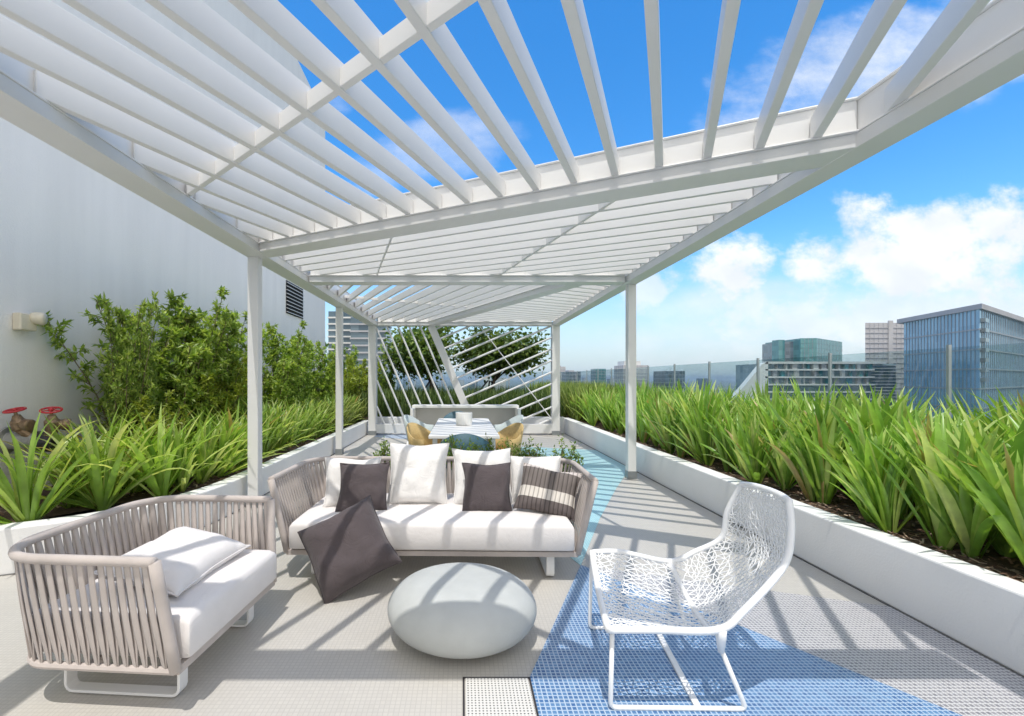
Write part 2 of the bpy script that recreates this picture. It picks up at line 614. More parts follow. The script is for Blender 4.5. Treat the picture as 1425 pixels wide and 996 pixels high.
# ---- glass railing
GX = 5.0
rail = thing('glass_railing', 'clear frameless glass railing on slim posts behind the right planter', 'railing', (GX, 8, .35))
YS = [4.65 - 1.5 * 3 + 1.5 * k for k in range(14)]
for i, y in enumerate(YS):
    mb = MB()
    mb.box(GX - .016, GX + .016, y - .014, y + .014, .35, 1.80)
    mb.build('post', M['railpost'], rail)
    if i < len(YS) - 1:
        mb = MB()
        mb.box(GX - .006, GX + .006, y + .03, y + 1.47, .45, 1.77)
        mb.build('glass_panel', M['glass'], rail)
rail2 = thing('glass_railing', 'far glass railing crossing behind the two trees', 'railing', (0, 20.3, .38))
for i in range(10):
    x = -8.4 + 1.5 * i
    if x > GX:
        break
    mb = MB()
    mb.box(x - .02, x + .02, 20.28, 20.32, .38, 1.8)
    mb.build('post', M['railpost'], rail2)
    if x + 1.47 < GX + .3:
        mb = MB()
        mb.box(x + .03, x + 1.47, 20.294, 20.306, .45, 1.77)
        mb.build('glass_panel', M['glass'], rail2)

# ------------------------------------------------------------------ pergola
per = thing('pergola', 'white steel pergola with slanted louvre slats on square columns over the terrace', 'pergola', (0, 6.4, 0))
ZB = EYE + 1.37
XL0, XL1, XR0, XR1 = -2.42, -2.19, 2.335, 2.525
PB = 'paint'


def beam(name, p0, p1, w=.23, z=ZB, lw=.044):
    """wide bottom box, narrow web on it, small ledge that carries the slats"""
    a, b2 = Vector((*p0, 0)), Vector((*p1, 0))
    mb = MB()
    mb.bar(a + Vector((0, 0, z + .0425)), b2 + Vector((0, 0, z + .0425)), w, .085)
    mb.bar(a + Vector((0, 0, z + .091)), b2 + Vector((0, 0, z + .091)), w + lw, .012)
    mb.bar(a + Vector((0, 0, z + .197)), b2 + Vector((0, 0, z + .197)), w - .07, .20)
    mb.bar(a + Vector((0, 0, z + .303)), b2 + Vector((0, 0, z + .303)), w - .03, .012)
    return mb.build(name, M[PB], per, bevel=.004)


xl, xr = (XL0 + XL1) / 2, (XR0 + XR1) / 2
beam('side_beam', (xl, .93), (xl, 11.83), w=.23, lw=.012)
beam('side_beam', (xr, .93), (xr, 11.83), w=.19, lw=.012)
beam('cross_beam', (XL1 + .03, 1.32), (XR0 - .03, 1.32), w=.16)
beam('cross_beam', (XL1 + .03, 6.52), (XR0 - .03, 6.52))
beam('cross_beam', (XL1 + .03, 11.71), (XR0 - .03, 11.71))
D1a, D1b = (-2.17, 5.005), (2.27, 2.845)
beam('diagonal_beam', (D1a[0] - .13, D1a[1] + .0632), (D1b[0] + .13, D1b[1] - .0632), z=ZB + .003)
D3a, D3b = (1.67, 6.64), (-.72, 11.56)
beam('diagonal_beam', D3a, D3b, z=ZB + .003)


def clip(poly, p, d):
    """parameter range of the line p + t d inside a convex plan polygon"""
    t0, t1 = -1e9, 1e9
    n = len(poly)
    area = sum(poly[i][0] * poly[(i + 1) % n][1] - poly[(i + 1) % n][0] * poly[i][1] for i in range(n))
    for i in range(n):
        a, b2 = poly[i], poly[(i + 1) % n]
        nx, ny = -(b2[1] - a[1]), b2[0] - a[0]
        if area < 0:
            nx, ny = -nx, -ny
        num = nx * (p[0] - a[0]) + ny * (p[1] - a[1])
        den = nx * d[0] + ny * d[1]
        if abs(den) < 1e-9:
            if num < 0:
                return None
            continue
        t = -num / den
        if den > 0:
            t0 = max(t0, t)
        else:
            t1 = min(t1, t)
    return (t0, t1) if t1 - t0 > .12 else None


ZS = ZB + .097 + .07


def slat(name, poly, p, d, w=.05, h=.14, z=ZS):
    c = clip(poly, p, d)
    if not c:
        return
    a = Vector((p[0] + d[0] * c[0], p[1] + d[1] * c[0], z))
    b2 = Vector((p[0] + d[0] * c[1], p[1] + d[1] * c[1], z))
    mb = MB()
    mb.bar(a, b2, w, h)
    mb.build(name, M[PB], per, bevel=.003, seg=1)


e = .035
dn = Vector((D1b[0] - D1a[0], D1b[1] - D1a[1])).normalized()
pn = Vector((dn.y, -dn.x))  # toward the camera
if pn.y > 0:
    pn = -pn
f0 = Vector(D1a) + pn * .085
f1 = Vector(D1b) + pn * .085
k0 = Vector(D1a) - pn * .085
k1 = Vector(D1b) - pn * .085


def yon(a, b2, x):
    return a.y + (b2.y - a.y) * (x - a.x) / (b2.x - a.x)


XA, XB = XL1 - .035, XR0 + .035
bay1 = [(XA, 1.36), (XB, 1.36), (XB, yon(f0, f1, XB)), (XA, yon(f0, f1, XA))]
for k in range(-24, 8):
    x = 1.387 + .264 * k
    slat('slat', bay1, (x, yon(f0, f1, x)), Vector((-.46, -1)).normalized())
slat('brace', bay1, (-2.21, 3.65), Vector((1, -.841)).normalized(), .04, .10, ZS - .014)
bay2 = [(XA, yon(k0, k1, XA)), (XB, yon(k0, k1, XB)), (XB, 6.44), (XA, 6.44)]
for k in range(0, 24):
    y = 3.43 + .29 * k
    slat('slat', bay2, (2.32, y), dn, .038, .12, ZS - .01)
slat('brace', bay2, (.52, 6.5), Vector((.27, -1)).normalized(), .03, .08, ZS - .024)
slat('brace', bay2, (-1.23, 6.5), Vector((.28, -1)).normalized(), .02, .03, ZS - .05)
d3 = Vector((D3b[0] - D3a[0], D3b[1] - D3a[1])).normalized()
n3 = Vector((d3.y, -d3.x))
if n3.x < 0:
    n3 = -n3
L0, L1 = Vector(D3a) - n3 * .085, Vector(D3b) - n3 * .085
R0, R1 = Vector(D3a) + n3 * .085, Vector(D3b) + n3 * .085


def xon(a, b2, y):
    return a.x + (b2.x - a.x) * (y - a.y) / (b2.y - a.y)


bay3 = [(XA, 6.6), (xon(L0, L1, 6.6), 6.6), (xon(L0, L1, 11.63), 11.63), (XA, 11.63)]
for k in range(0, 16):
    slat('slat', bay3, (-2.18 + .305 * (k - 5), 8.05), d3, .038, .12, ZS - .01)
bay4 = [(xon(R0, R1, 6.6), 6.6), (XB, 6.6), (XB, 11.63), (xon(R0, R1, 11.63), 11.63)]
dq = n3.copy()
for k in range(-2, 20):
    slat('slat', bay4, (2.32, 7.2 + .305 * k), dq, .038, .12, ZS - .01)
slat('brace', bay3, (-1.2, 9.0), n3, .03, .05, ZS + .01)


def column(x, y, w, plate=True):
    mb = MB()
    mb.box(x - w / 2, x + w / 2, y - w / 2, y + w / 2, 0.0, ZB)
    c = mb.build('column', M[PB], per, bevel=.006)
    if plate:
        q = MB()
        g = w / 2 + .008
        q.box(x - g, x + g, y - g, y + g, 0, .115)
        q.build('base_plate', M['steel'], c, bevel=.003)


cw = .118
column(XL0 + cw / 2 + .01, 5.14, cw)
column(XL0 + cw / 2 + .01, 8.68, cw)
column(XR1 - cw / 2 - .005, 6.6, cw)
column(XL0 + .11, 11.72, .2)
column(XR1 - .11, 11.72, .2)
column(XL0 + cw / 2 + .01, 1.05, cw)
column(XR1 - cw / 2 - .005, 1.05, cw)

# slanted end screen
YE = 11.71
sx0, sx1, sz0, sz1 = XL0 + .21, XR1 - .21, .285, ZB
mb = MB()
mb.box(sx0, sx1, YE - .07, YE + .07, .05, .285)
mb.build('bottom_beam', M[PB], per, bevel=.005)
screen = [(sx0, sz0), (sx1, sz0), (sx1, sz1), (sx0, sz1)]
pt0, pt1 = Vector((-.80, sz1)), Vector((.285, sz0))
pd = (pt1 - pt0).normalized()
mb = MB()
mb.bar((pt0.x, YE, pt0.y), (pt1.x, YE, pt1.y), .19, .12, (0, 1, 0))
o = mb.build('leaning_post', M[PB], per, bevel=.004)
pq = Vector((-pd.y, pd.x))
left = [(sx0, sz0), (pt1.x - .09, sz0), (pt0.x - .09, sz1), (sx0, sz1)]
right = [(pt1.x + .09, sz0), (sx1, sz0), (sx1, sz1), (pt0.x + .09, sz1)]


def screen_bar(poly, p, d, r=.025, name='screen_bar', yo=0.0):
    c = clip(poly, p, d)
    if not c:
        return
    a = Vector((p[0] + d[0] * c[0], YE + yo, p[1] + d[1] * c[0]))
    b2 = Vector((p[0] + d[0] * c[1], YE + yo, p[1] + d[1] * c[1]))
    mb = MB()
    mb.tube([a, b2], r, 8)
    mb.build(name, M[PB], per, smooth=False)


for k in range(1, 14):
    screen_bar(left, (-.80 - .287 * k, sz1), pd)
for k in range(-1, 16):
    screen_bar(right, (sx1, .42 + .30 * k), pq)
screen_bar(right, (.5, 2.75), Vector((.72, -.93)).normalized(), .012, 'tie_rod', -.05)

# ------------------------------------------------------------------ woven seats
def upath(W, D, r, n=10):
    """plan U: front left end, round the back, front right end"""
    p = [(-W / 2, 0.0), (-W / 2, D - r)]
    for k in range(1, n + 1):
        a = R(180 - 90 * k / n)
        p.append((-W / 2 + r + r * math.cos(a), D - r + r * math.sin(a)))
    p.append((W / 2 - r, D))
    for k in range(1, n + 1):
        a = R(90 - 90 * k / n)
        p.append((W / 2 - r + r * math.cos(a), D - r + r * math.sin(a)))
    p.append((W / 2, 0.0))
    return [Vector((x, y)) for x, y in p]


def along(path, s):
    """point at fraction s of the length"""
    ls = [(path[i + 1] - path[i]).length for i in range(len(path) - 1)]
    t = max(0, min(1, s)) * sum(ls)
    for i, l in enumerate(ls):
        if t <= l or i == len(ls) - 1:
            return path[i].lerp(path[i + 1], min(1, t / l if l else 0))
        t -= l


def woven_seat(root, Wt, Wb, D, zt, zb, pitch, sled_x, cushion_h, topback=.0):
    """local frame: front at y=0 facing -y"""
    top = upath(Wt, D + .04, .24)
    bot = upath(Wb, D - .03, .16)
    bot = [Vector((p.x, p.y + .01)) for p in bot]

    def T(s):
        p = along(top, s)
        return Vector((p.x, p.y + .055 * (1 - min(1, p.y / .3)) if p.y < .3 else p.y, zt))

    def B(s):
        p = along(bot, s)
        return Vector((p.x, p.y, zb))
    npt = 90
    mb = MB()
    mb.tube([T(i / npt) for i in range(npt + 1)], .021, 10)
    mb.build('top_rail', M['strap'], root, smooth=True, world=False)
    mb = MB()
    mb.tube([B(i / npt) for i in range(npt + 1)], .017, 8)
    mb.bar(B(0) + Vector((.0, .0, 0)), B(1), .03, .034)
    mb.bar(B(0) + Vector((0, D * .5, 0)), B(1) + Vector((0, D * .5, 0)), .03, .03)
    mb.build('base_frame', M['strap'], root, smooth=False, world=False)
    for s in (0, 1):
        mb = MB()
        a, b2 = T(s), B(s)
        mb.tube([a + (b2 - a) * t for t in (0, .25, .5, .75, 1)], .024, 10)
        mb.build('arm_post', M['strap'], root, smooth=True, world=False)
    # straps: two layers that cross
    L = sum((top[i + 1] - top[i]).length for i in range(len(top) - 1))
    n = int(L / pitch)
    mb = MB()
    for i in range(n + 1):
        for layer in (0, 1):
            s0 = (i + .15) / n
            s1 = (i + (.15 if layer == 0 else 1.05)) / n
            if s0 > .997 or s1 > .999:
                continue
            c = []
            for k in range(7):
                t = k / 6
                a, b2 = T(s0), B(s1)
                p = a.lerp(b2, t)
                da = T(min(1, s0 + .004)) - T(max(0, s0 - .004))
                db = B(min(1, s1 + .004)) - B(max(0, s1 - .004))
                tg = da.normalized().lerp(db.normalized(), t).normalized()
                nrm = Vector((tg.y, -tg.x, 0))
                off = math.sin(math.pi * t) * .006 * (1 if layer else -1)
                tw = .95 - .55 * math.exp(-((t - .93) / .09) ** 2)
                c.append((p + nrm * off, tg, nrm, tw))
            w, th = .0162, .004
            v, f = [], []
            for p, tg, nrm, tw in c:
                g = (tg * tw + nrm * (1 - tw)).normalized()
                h = Vector((g.y, -g.x, 0))
                v += [p - g * w - h * th * .4, p - g * w * .5 - h * th, p + g * w * .5 - h * th, p + g * w - h * th * .4,
                      p + g * w * .5 + h * th, p - g * w * .5 + h * th]
            for k in range(6):
                for q in range(6):
                    l = (q + 1) % 6
                    f.append((k * 6 + q, k * 6 + l, k * 6 + 6 + l, k * 6 + 6 + q))
            mb.add(v, f)
    mb.build('rope_weave', M['strap'], root, smooth=True, world=False)
    # sled legs
    for s in (-1, 1):
        x = s * sled_x
        y0, y1 = .07, D - .16
        pts = []
        rr = .04
        pts.append((y0, zb - .01))
        for k in range(5):
            a = R(180 + 90 * k / 4)
            pts.append((y0 + rr + rr * math.cos(a), .006 + rr + rr * math.sin(a)))
        for k in range(5):
            a = R(270 + 90 * k / 4)
            pts.append((y1 - rr + rr * math.cos(a), .006 + rr + rr * math.sin(a)))
        pts.append((y1, zb - .01))
        mb = MB()
        v, f = [], []
        th, w = .013, .058
        for i, (y, z) in enumerate(pts):
            a = Vector(pts[max(i - 1, 0)])
            b2 = Vector(pts[min(i + 1, len(pts) - 1)])
            t = (b2 - a).normalized()
            nn = Vector((-t.y, t.x))
            q0, q1 = (y, z), (y + nn.x * th, z + nn.y * th)
            v += [(x - w / 2, q0[0], q0[1]), (x + w / 2, q0[0], q0[1]), (x + w / 2, q1[0], q1[1]), (x - w / 2, q1[0], q1[1])]
        for i in range(len(pts) - 1):
            for q in range(4):
                l = (q + 1) % 4
                f.append((i * 4 + q, i * 4 + l, i * 4 + 4 + l, i * 4 + 4 + q))
        f += [(0, 1, 2, 3), tuple((len(pts) - 1) * 4 + q for q in (3, 2, 1, 0))]
        mb.add(v, f)
        mb.build('sled_leg', M['paint'], root, world=False, bevel=.003)
    # seat cushion
    w2, d0, d1 = Wb / 2 - .03, -.03, D - .07
    nx, ny = int(Wb * 22), 16
    cush = MB()
    z0, z1 = zb + .025, zb + .025 + cushion_h
    rnd2 = .032

    def edge(u):
        return max(0.0, 1 - (1 - min(1, u)) ** 2) ** .5
    v, f = [], []
    for side in (1, 0):
        for j in range(ny + 1):
            for i in range(nx + 1):
                # spacing packed near the borders so that the rounded edge has faces
                u = .5 - .5 * math.cos(math.pi * i / nx)
                vv_ = .5 - .5 * math.cos(math.pi * j / ny)
                x = -w2 + 2 * w2 * u
                y = d0 + (d1 - d0) * vv_
                dx = min(x + w2, w2 - x) / rnd2
                dy = min(y - d0, d1 - y) / rnd2
                k = edge(dx) * edge(dy)
                puff = .012 * (4 * u * (1 - u)) ** .5 * (4 * vv_ * (1 - vv_)) ** .5
                zz = mnoise.noise(Vector((x * 3, y * 3, side * 9))) * .004
                if side:
                    z = z1 - rnd2 + rnd2 * k + puff + zz * k
                else:
                    z = z0 + rnd2 * .6 - rnd2 * .6 * k
                v.append((x, y, z))
    g = (nx + 1) * (ny + 1)
    for j in range(ny):
        for i in range(nx):
            a = j * (nx + 1) + i
            f.append((a, a + 1, a + nx + 2, a + nx + 1))
            f.append((g + a, g + a + nx + 1, g + a + nx + 2, g + a + 1))
    bd = [i for i in range(nx)] + [j * (nx + 1) + nx for j in range(ny)] + [ny * (nx + 1) + nx - i for i in range(nx)] + [(ny - j) * (nx + 1) for j in range(ny)]
    for a, b2 in zip(bd, bd[1:] + bd[:1]):
        f.append((b2, a, g + a, g + b2))
    cush.add(v, f)
    o = cush.build('seat_cushion', M['cream'], root, smooth=True, world=False)
    # piping round the cushion's lower border
    pp = MB()
    pp.tube([(-w2, d0 + .01, z0 + .03), (w2, d0 + .01, z0 + .03)], .005, 6)
    pp.build('piping', M['white_cloth'], o, smooth=True, world=False)


sofa = thing('sofa', 'long taupe rope sofa with cream seat cushion, facing the grey pouf', 'sofa', (-.22, 3.23, 0), R(-1.2))
woven_seat(sofa, 2.36, 2.08, .90, .715, .205, .047, .86, .195)
chair = thing('armchair', 'taupe rope armchair on white sled legs beside the left planter', 'armchair', (-1.185, 2.36, 0), R(90 - 4))
woven_seat(chair, .98, .85, .79, .69, .20, .047, .29, .19)


# ------------------------------------------------------------------ loose cushions
def pillow(name, label, w, h, t, u, vdir, c, mat, seed, lump=.018, ears=.11, crease=.028, seam=True, group=None):
    """a filled cushion: u = its width direction, vdir = its height direction (world), c = its centre"""
    u = Vector(u).normalized()
    nrm = u.cross(Vector(vdir)).normalized()
    vd = nrm.cross(u).normalized()
    n = 30
    v, f = [], []
    sd = Vector((seed * 3.7, seed * 1.3, seed * 7.1))
    for side in (1, -1):
        for j in range(n + 1):
            for i in range(n + 1):
                a, b2 = -math.cos(math.pi * i / n), -math.cos(math.pi * j / n)
                a = a * .6 + (-1 + 2 * i / n) * .4
                b2 = b2 * .6 + (-1 + 2 * j / n) * .4
                x = a * w / 2 * (1 - ears * (1 - b2 * b2) * abs(a) ** 3)
                y = b2 * h / 2 * (1 - ears * (1 - a * a) * abs(b2) ** 3)
                k = max(0, (1 - a ** 4) * (1 - b2 ** 4)) ** .55
                z = side * t / 2 * k
                x += mnoise.noise(Vector((y * 6, seed * 2.1, 0))) * .010
                y += mnoise.noise(Vector((x * 6, seed * 4.7, 5))) * .012
                q = Vector((x * 7, y * 7, side * 2)) + sd
                z += side * k * (mnoise.noise(q) * lump + mnoise.noise(q * 2.3) * lump * .5)
                # creases that run in from the corners
                cr_ = abs(mnoise.noise(Vector((x * 16, y * 5, side + seed)))) * crease * (k ** .3) * (1 - k ** .7)
                z -= side * cr_ * 2.2
                v.append((x, y, z))
    g = (n + 1) ** 2
    for j in range(n):
        for i in range(n):
            a = j * (n + 1) + i
            f.append((a, a + 1, a + n + 2, a + n + 1))
            f.append((g + a, g + a + n + 1, g + a + n + 2, g + a + 1))
    mb = MB()
    mb.add(v, f)
    mb.build  # noqa
    me_o = mb.build(name, mat, None, smooth=True)
    # weld the two halves along the border
    import bmesh
    bm = bmesh.new()
    bm.from_mesh(me_o.data)
    bmesh.ops.remove_doubles(bm, verts=bm.verts, dist=1e-5)
    bm.to_mesh(me_o.data)
    bm.free()
    Mx = Matrix((u, vd, nrm)).transposed().to_4x4()
    Mx.translation = Vector(c)
    me_o.matrix_world = Mx
    tag(me_o, label, 'cushion', group)
    if seam:
        sm = MB()
        pts = []
        for k in range(4):
            for i in range(12):
                s = -1 + 2 * i / 12
                a, b2 = ((s, -1), (1, s), (-s, 1), (-1, -s))[k]
                x_ = a * w / 2 * (1 - ears * (1 - b2 * b2) * abs(a) ** 3) * 1.003
                y_ = b2 * h / 2 * (1 - ears * (1 - a * a) * abs(b2) ** 3) * 1.003
                x_ += mnoise.noise(Vector((y_ * 6, seed * 2.1, 0))) * .010
                y_ += mnoise.noise(Vector((x_ * 6, seed * 4.7, 5))) * .012
                pts.append((x_, y_, 0))
        sm.tube(pts, .0045, 6, closed=True)
        sm.build('piping', mat, me_o, smooth=True, world=False)
    return me_o


def lean(deg, yaw=0, roll=0):
    """u and v directions of a cushion that leans back by deg from upright"""
    Rz = Matrix.Rotation(R(yaw), 3, 'Z')
    u = Vector((math.cos(R(roll)), 0, math.sin(R(roll))))
    v = Vector((-math.sin(R(roll)), math.sin(R(deg)), math.cos(R(deg)) * math.cos(R(roll))))
    return Rz @ u, Rz @ v


u, v_ = lean(20)
pillow('cushion', 'large white back cushion standing tallest at the middle of the sofa', .50, .52, .20, u, v_, (-.365, 3.76, .665), M['white_cloth'], 1)
u, v_ = lean(24, 2)
pillow('cushion', 'white back cushion right behind the smaller charcoal cushion in the sofa centre', .50, .48, .20, u, v_, (.17, 3.78, .635), M['white_cloth'], 2)
u, v_ = lean(28, 14, -3)
pillow('cushion', 'white cushion half hidden behind a charcoal one at the left sofa arm', .46, .42, .15, u, v_, (-.90, 3.74, .60), M['white_cloth'], 3)
u, v_ = lean(26, -8, 2)
pillow('cushion', 'white cushion behind the plaid cushion at the right sofa arm', .44, .42, .15, u, v_, (.62, 3.80, .60), M['white_cloth'], 4)
u, v_ = lean(24, 6, -1.5)
pillow('cushion', 'square charcoal cushion upright at the left end of the sofa, before a white one', .39, .38, .11, u, v_, (-.775, 3.56, .60), M['charcoal'], 5)
u, v_ = lean(22, -2, 0)
pillow('cushion', 'square charcoal cushion upright near the sofa centre', .385, .385, .11, u, v_, (.195, 3.545, .60), M['charcoal'], 6)
# tumbled floor cushion
pb, ptp, plf, prt = Vector((-.885, 2.99, .0)), Vector((-.70, 3.33, .50)), Vector((-1.15, 3.10, .355)), Vector((-.385, 3.06, .235))
cc = (pb + ptp + plf + prt) / 4 + Vector((0, 0, .03))
dv, du = (ptp - pb).normalized(), (prt - plf).normalized()
du = (du - dv * du.dot(dv) * .5).normalized()
ex = (du + dv).normalized()
ey = (dv - du).normalized()
pillow('cushion', 'big charcoal floor cushion on one corner, tipped against the sofa front', .545, .53, .27, ex, ey, cc + Vector((0, 0, -.012)), M['charcoal'], 7, lump=.026, crease=.04, ears=.075)
# plaid cushion material
m, nt, b, out = nodes_of('plaid_knit')
setp(b, (.3, .27, .25), .95, 0, .15)
tc = N(nt, 'ShaderNodeTexCoord')
sp = N(nt, 'ShaderNodeSeparateXYZ')
nt.links.new(tc.outputs['Object'], sp.inputs[0])


def ramp_of(src, lo, hi, stops):
    mr_ = N(nt, 'ShaderNodeMapRange')
    mr_.inputs['From Min'].default_value = lo
    mr_.inputs['From Max'].default_value = hi
    nt.links.new(src, mr_.inputs['Value'])
    c_ = N(nt, 'ShaderNodeValToRGB')
    c_.color_ramp.interpolation = 'CONSTANT'
    el = c_.color_ramp.elements
    el[0].position, el[0].color = stops[0][0], (*stops[0][1], 1)
    el[1].position, el[1].color = stops[1][0], (*stops[1][1], 1)
    for p_, q_ in stops[2:]:
        k_ = el.new(p_)
        k_.color = (*q_, 1)
    nt.links.new(mr_.outputs[0], c_.inputs['Fac'])
    return c_.outputs['Color']


rows = ramp_of(sp.outputs['Y'], -.19, .19, [(0, (.13, .11, .105)), (.26, (.55, .51, .46)), (.48, (.15, .13, .12)), (.9, (.5, .45, .42))])
wv = N(nt, 'ShaderNodeTexWave', wave_type='BANDS', bands_direction='X')
wv.inputs['Scale'].default_value = 9.5
wv.inputs['Distortion'].default_value = .6
nt.links.new(tc.outputs['Object'], wv.inputs['Vector'])
mr = N(nt, 'ShaderNodeMapRange')
mr.inputs['From Min'].default_value = .0
mr.inputs['From Max'].default_value = .25
mr.inputs['To Min'].default_value = .55
mr.inputs['To Max'].default_value = 1.15
nt.links.new(wv.outputs['Fac'], mr.inputs['Value'])
sc_ = N(nt, 'ShaderNodeVectorMath', operation='SCALE')
nt.links.new(rows, sc_.inputs[0])
nt.links.new(mr.outputs[0], sc_.inputs['Scale'])
nt.links.new(sc_.outputs[0], b.inputs['Base Color'])
bp = N(nt, 'ShaderNodeBump')
bp.inputs['Strength'].default_value = .6
bp.inputs['Distance'].default_value = .006
nt.links.new(wv.outputs['Fac'], bp.inputs['Height'])
nt.links.new(bp.outputs['Normal'], b.inputs['Normal'])
M['plaid'] = m
u, v_ = lean(30, -16, -9)
pillow('cushion', 'brown and cream plaid knitted cushion slumped in the right sofa corner', .46, .37, .15, u, v_, (.665, 3.50, .585), M['plaid'], 8, lump=.016, crease=.02)
# armchair cushion, lying
pillow('cushion', 'white cushion lying flat on the armchair seat', .60, .44, .16, (.10, .995, .02), (-.97, .10, .20), (-1.50, 2.40, .50), M['cream'], 9, lump=.012)

# ------------------------------------------------------------------ pouf
mb = MB()
prof = []
nn = 40
for i in range(nn + 1):
    a = -math.pi / 2 + math.pi * i / nn
    r = max(0.0008, abs(math.cos(a)) ** .60)
    z = math.copysign(abs(math.sin(a)) ** 1.05, math.sin(a))
    prof.append((r, .168 + z * .168))
mb.lathe(prof, (0, 0, 0), 64, sx=.418, sy=.37)
o = mb.build('pouf', M['pebble'], None, smooth=True)
o.location = (.0, 2.56, 0)
tag(o, 'smooth grey pebble shaped pouf in front of the sofa', 'pouf')

# ------------------------------------------------------------------ floor grate
m, nt, b, out = nodes_of('perforated_steel')
setp(b, (.66, .645, .61), .5, 0)
tc = N(nt, 'ShaderNodeTexCoord')
mp = N(nt, 'ShaderNodeMapping')
mp.inputs['Scale'].default_value = (62, 62, 62)
nt.links.new(tc.outputs['Object'], mp.inputs['Vector'])
fr = N(nt, 'ShaderNodeVectorMath', operation='FRACTION')
nt.links.new(mp.outputs[0], fr.inputs[0])
sb = N(nt, 'ShaderNodeVectorMath', operation='SUBTRACT')
sb.inputs[1].default_value = (.5, .5, 0)
nt.links.new(fr.outputs[0], sb.inputs[0])
ml = N(nt, 'ShaderNodeVectorMath', operation='MULTIPLY')
ml.inputs[1].default_value = (1, 1, 0)
nt.links.new(sb.outputs[0], ml.inputs[0])
ln = N(nt, 'ShaderNodeVectorMath', operation='LENGTH')
nt.links.new(ml.outputs[0], ln.inputs[0])
lt = N(nt, 'ShaderNodeMath', operation='LESS_THAN')
lt.inputs[1].default_value = .23
nt.links.new(ln.outputs['Value'], lt.inputs[0])
mx = N(nt, 'ShaderNodeMix', data_type='RGBA')
mx.inputs['A'].default_value = (.66, .645, .61, 1)
mx.inputs['B'].default_value = (.07, .07, .065, 1)
nt.links.new(lt.outputs[0], mx.inputs['Factor'])
nt.links.new(mx.outputs['Result'], b.inputs['Base Color'])
M['grate'] = m
gt = thing('floor_grate', 'square perforated metal floor grate set flush beside the blue tiles', 'grate', (.165, 2.04, 0))
mb = MB()
mb.box(.017, .317, 1.895, 2.185, .001, .007)
mb.build('plate', M['grate'], gt, bevel=.0015)
mb = MB()
for x0, x1, y0, y1 in ((.003, .012, 1.88, 2.198), (.322, .329, 1.88, 2.198), (.012, .322, 2.19, 2.198), (.012, .322, 1.88, 1.888)):
    mb.box(x0, x1, y0, y1, .0006, .0035)
mb.build('frame', M['darkmetal'], gt)

# ------------------------------------------------------------------ white lattice lounge chair
lc = thing('lounge_chair', 'white open lattice lounge chair standing on the blue tiles', 'chair', (1.15, 2.3, 0))
NEAR = [(.622, 1.92, .386), (.82, 1.915, .388), (1.085, 1.92, .386), (1.204, 1.93, .464), (1.405, 1.98, .630), (1.475, 2.03, .76), (1.502, 2.08, .889)]
FAR = [(.751, 2.62, .448), (.919, 2.62, .448), (1.20, 2.62, .394), (1.345, 2.61, .455), (1.478, 2.58, .545), (1.497, 2.555, .70), (1.545, 2.50, .868)]
SAG = [(.0, 0, -.04), (.01, 0, -.085), (.04, 0, -.125), (.075, 0, -.10), (.075, 0, -.035), (.055, 0, 0), (.02, 0, .012)]


def cat(pts, t):
    n_ = len(pts) - 1
    x = max(0, min(.99999, t)) * n_
    i = int(x)
    fr_ = x - i
    a, b_, c_, d_ = (Vector(pts[max(0, min(n_, k))]) for k in (i - 1, i, i + 1, i + 2))
    return .5 * ((2 * b_) + (c_ - a) * fr_ + (2 * a - 5 * b_ + 4 * c_ - d_) * fr_ ** 2 + (3 * b_ - a - 3 * c_ + d_) * fr_ ** 3)


def S(t, s):
    """shell surface: t from the front edge to the top of the back, s from the near rail to the far one"""
    return cat(NEAR, t).lerp(cat(FAR, t), (s + 1) / 2) + cat(SAG, t) * (1 - abs(s) ** 2.4)


mb = MB()
ring = [S(i / 40, -1) for i in range(41)] + [S(1, -1 + 2 * i / 12) for i in range(1, 12)] + [S(1 - i / 40, 1) for i in range(41)] + [S(0, 1 - 2 * i / 12) for i in range(1, 12)]
mb.tube(ring, .0155, 10, closed=True)
fr_o = mb.build('shell_frame', M['resin'], lc, smooth=True)
mb = MB()
mb.tube([S(.333, -1 + 2 * i / 16) for i in range(17)], .0145, 8)
mb.build('rib', M['resin'], lc, smooth=True)
# lattice: stars of cord on a jittered triangular net
rl = random.Random(3)
nt_, ns_ = 40, 23
pts = {}
for i in range(nt_ + 1):
    for j in range(ns_ + 1):
        t = i / nt_
        s = -1 + 2 * (j + (.5 if i % 2 else 0)) / ns_
        s = max(-1, min(1, s))
        if 0 < i < nt_ and 0 < j < ns_:
            t += rl.uniform(-.35, .35) / nt_
            s += rl.uniform(-.5, .5) / ns_
        p = S(max(0, min(1, t)), max(-1, min(1, s)))
        pts[i, j] = p
mb = MB()


def strand(a, b_):
    if (a - b_).length > .004:
        mb.tube([a, b_], .0031, 4, caps=False)


for i in range(nt_ + 1):
    for j in range(ns_ + 1):
        if j < ns_ and rl.random() < .80:
            strand(pts[i, j], pts[i, j + 1])
        if i < nt_:
            if rl.random() < .93:
                strand(pts[i, j], pts[i + 1, j])
            jj = j + 1 if i % 2 else j - 1
            if 0 <= jj <= ns_ and rl.random() < .93:
                strand(pts[i, j], pts[i + 1, jj])
mb.build('lattice', M['resin'], lc, smooth=True)
# base: two bent tube frames joined by a bar on the floor
rt = .0105


def bent(p, r_=.03):
    """polyline with its corners rounded"""
    p = [Vector(q) for q in p]
    out = [p[0]]
    for i in range(1, len(p) - 1):
        a = p[i] + (p[i - 1] - p[i]).normalized() * r_
        c = p[i] + (p[i + 1] - p[i]).normalized() * r_
        for k in range(6):
            t = k / 5
            out.append(a.lerp(p[i], t).lerp(p[i].lerp(c, t), t))
    out.append(p[-1])
    return out


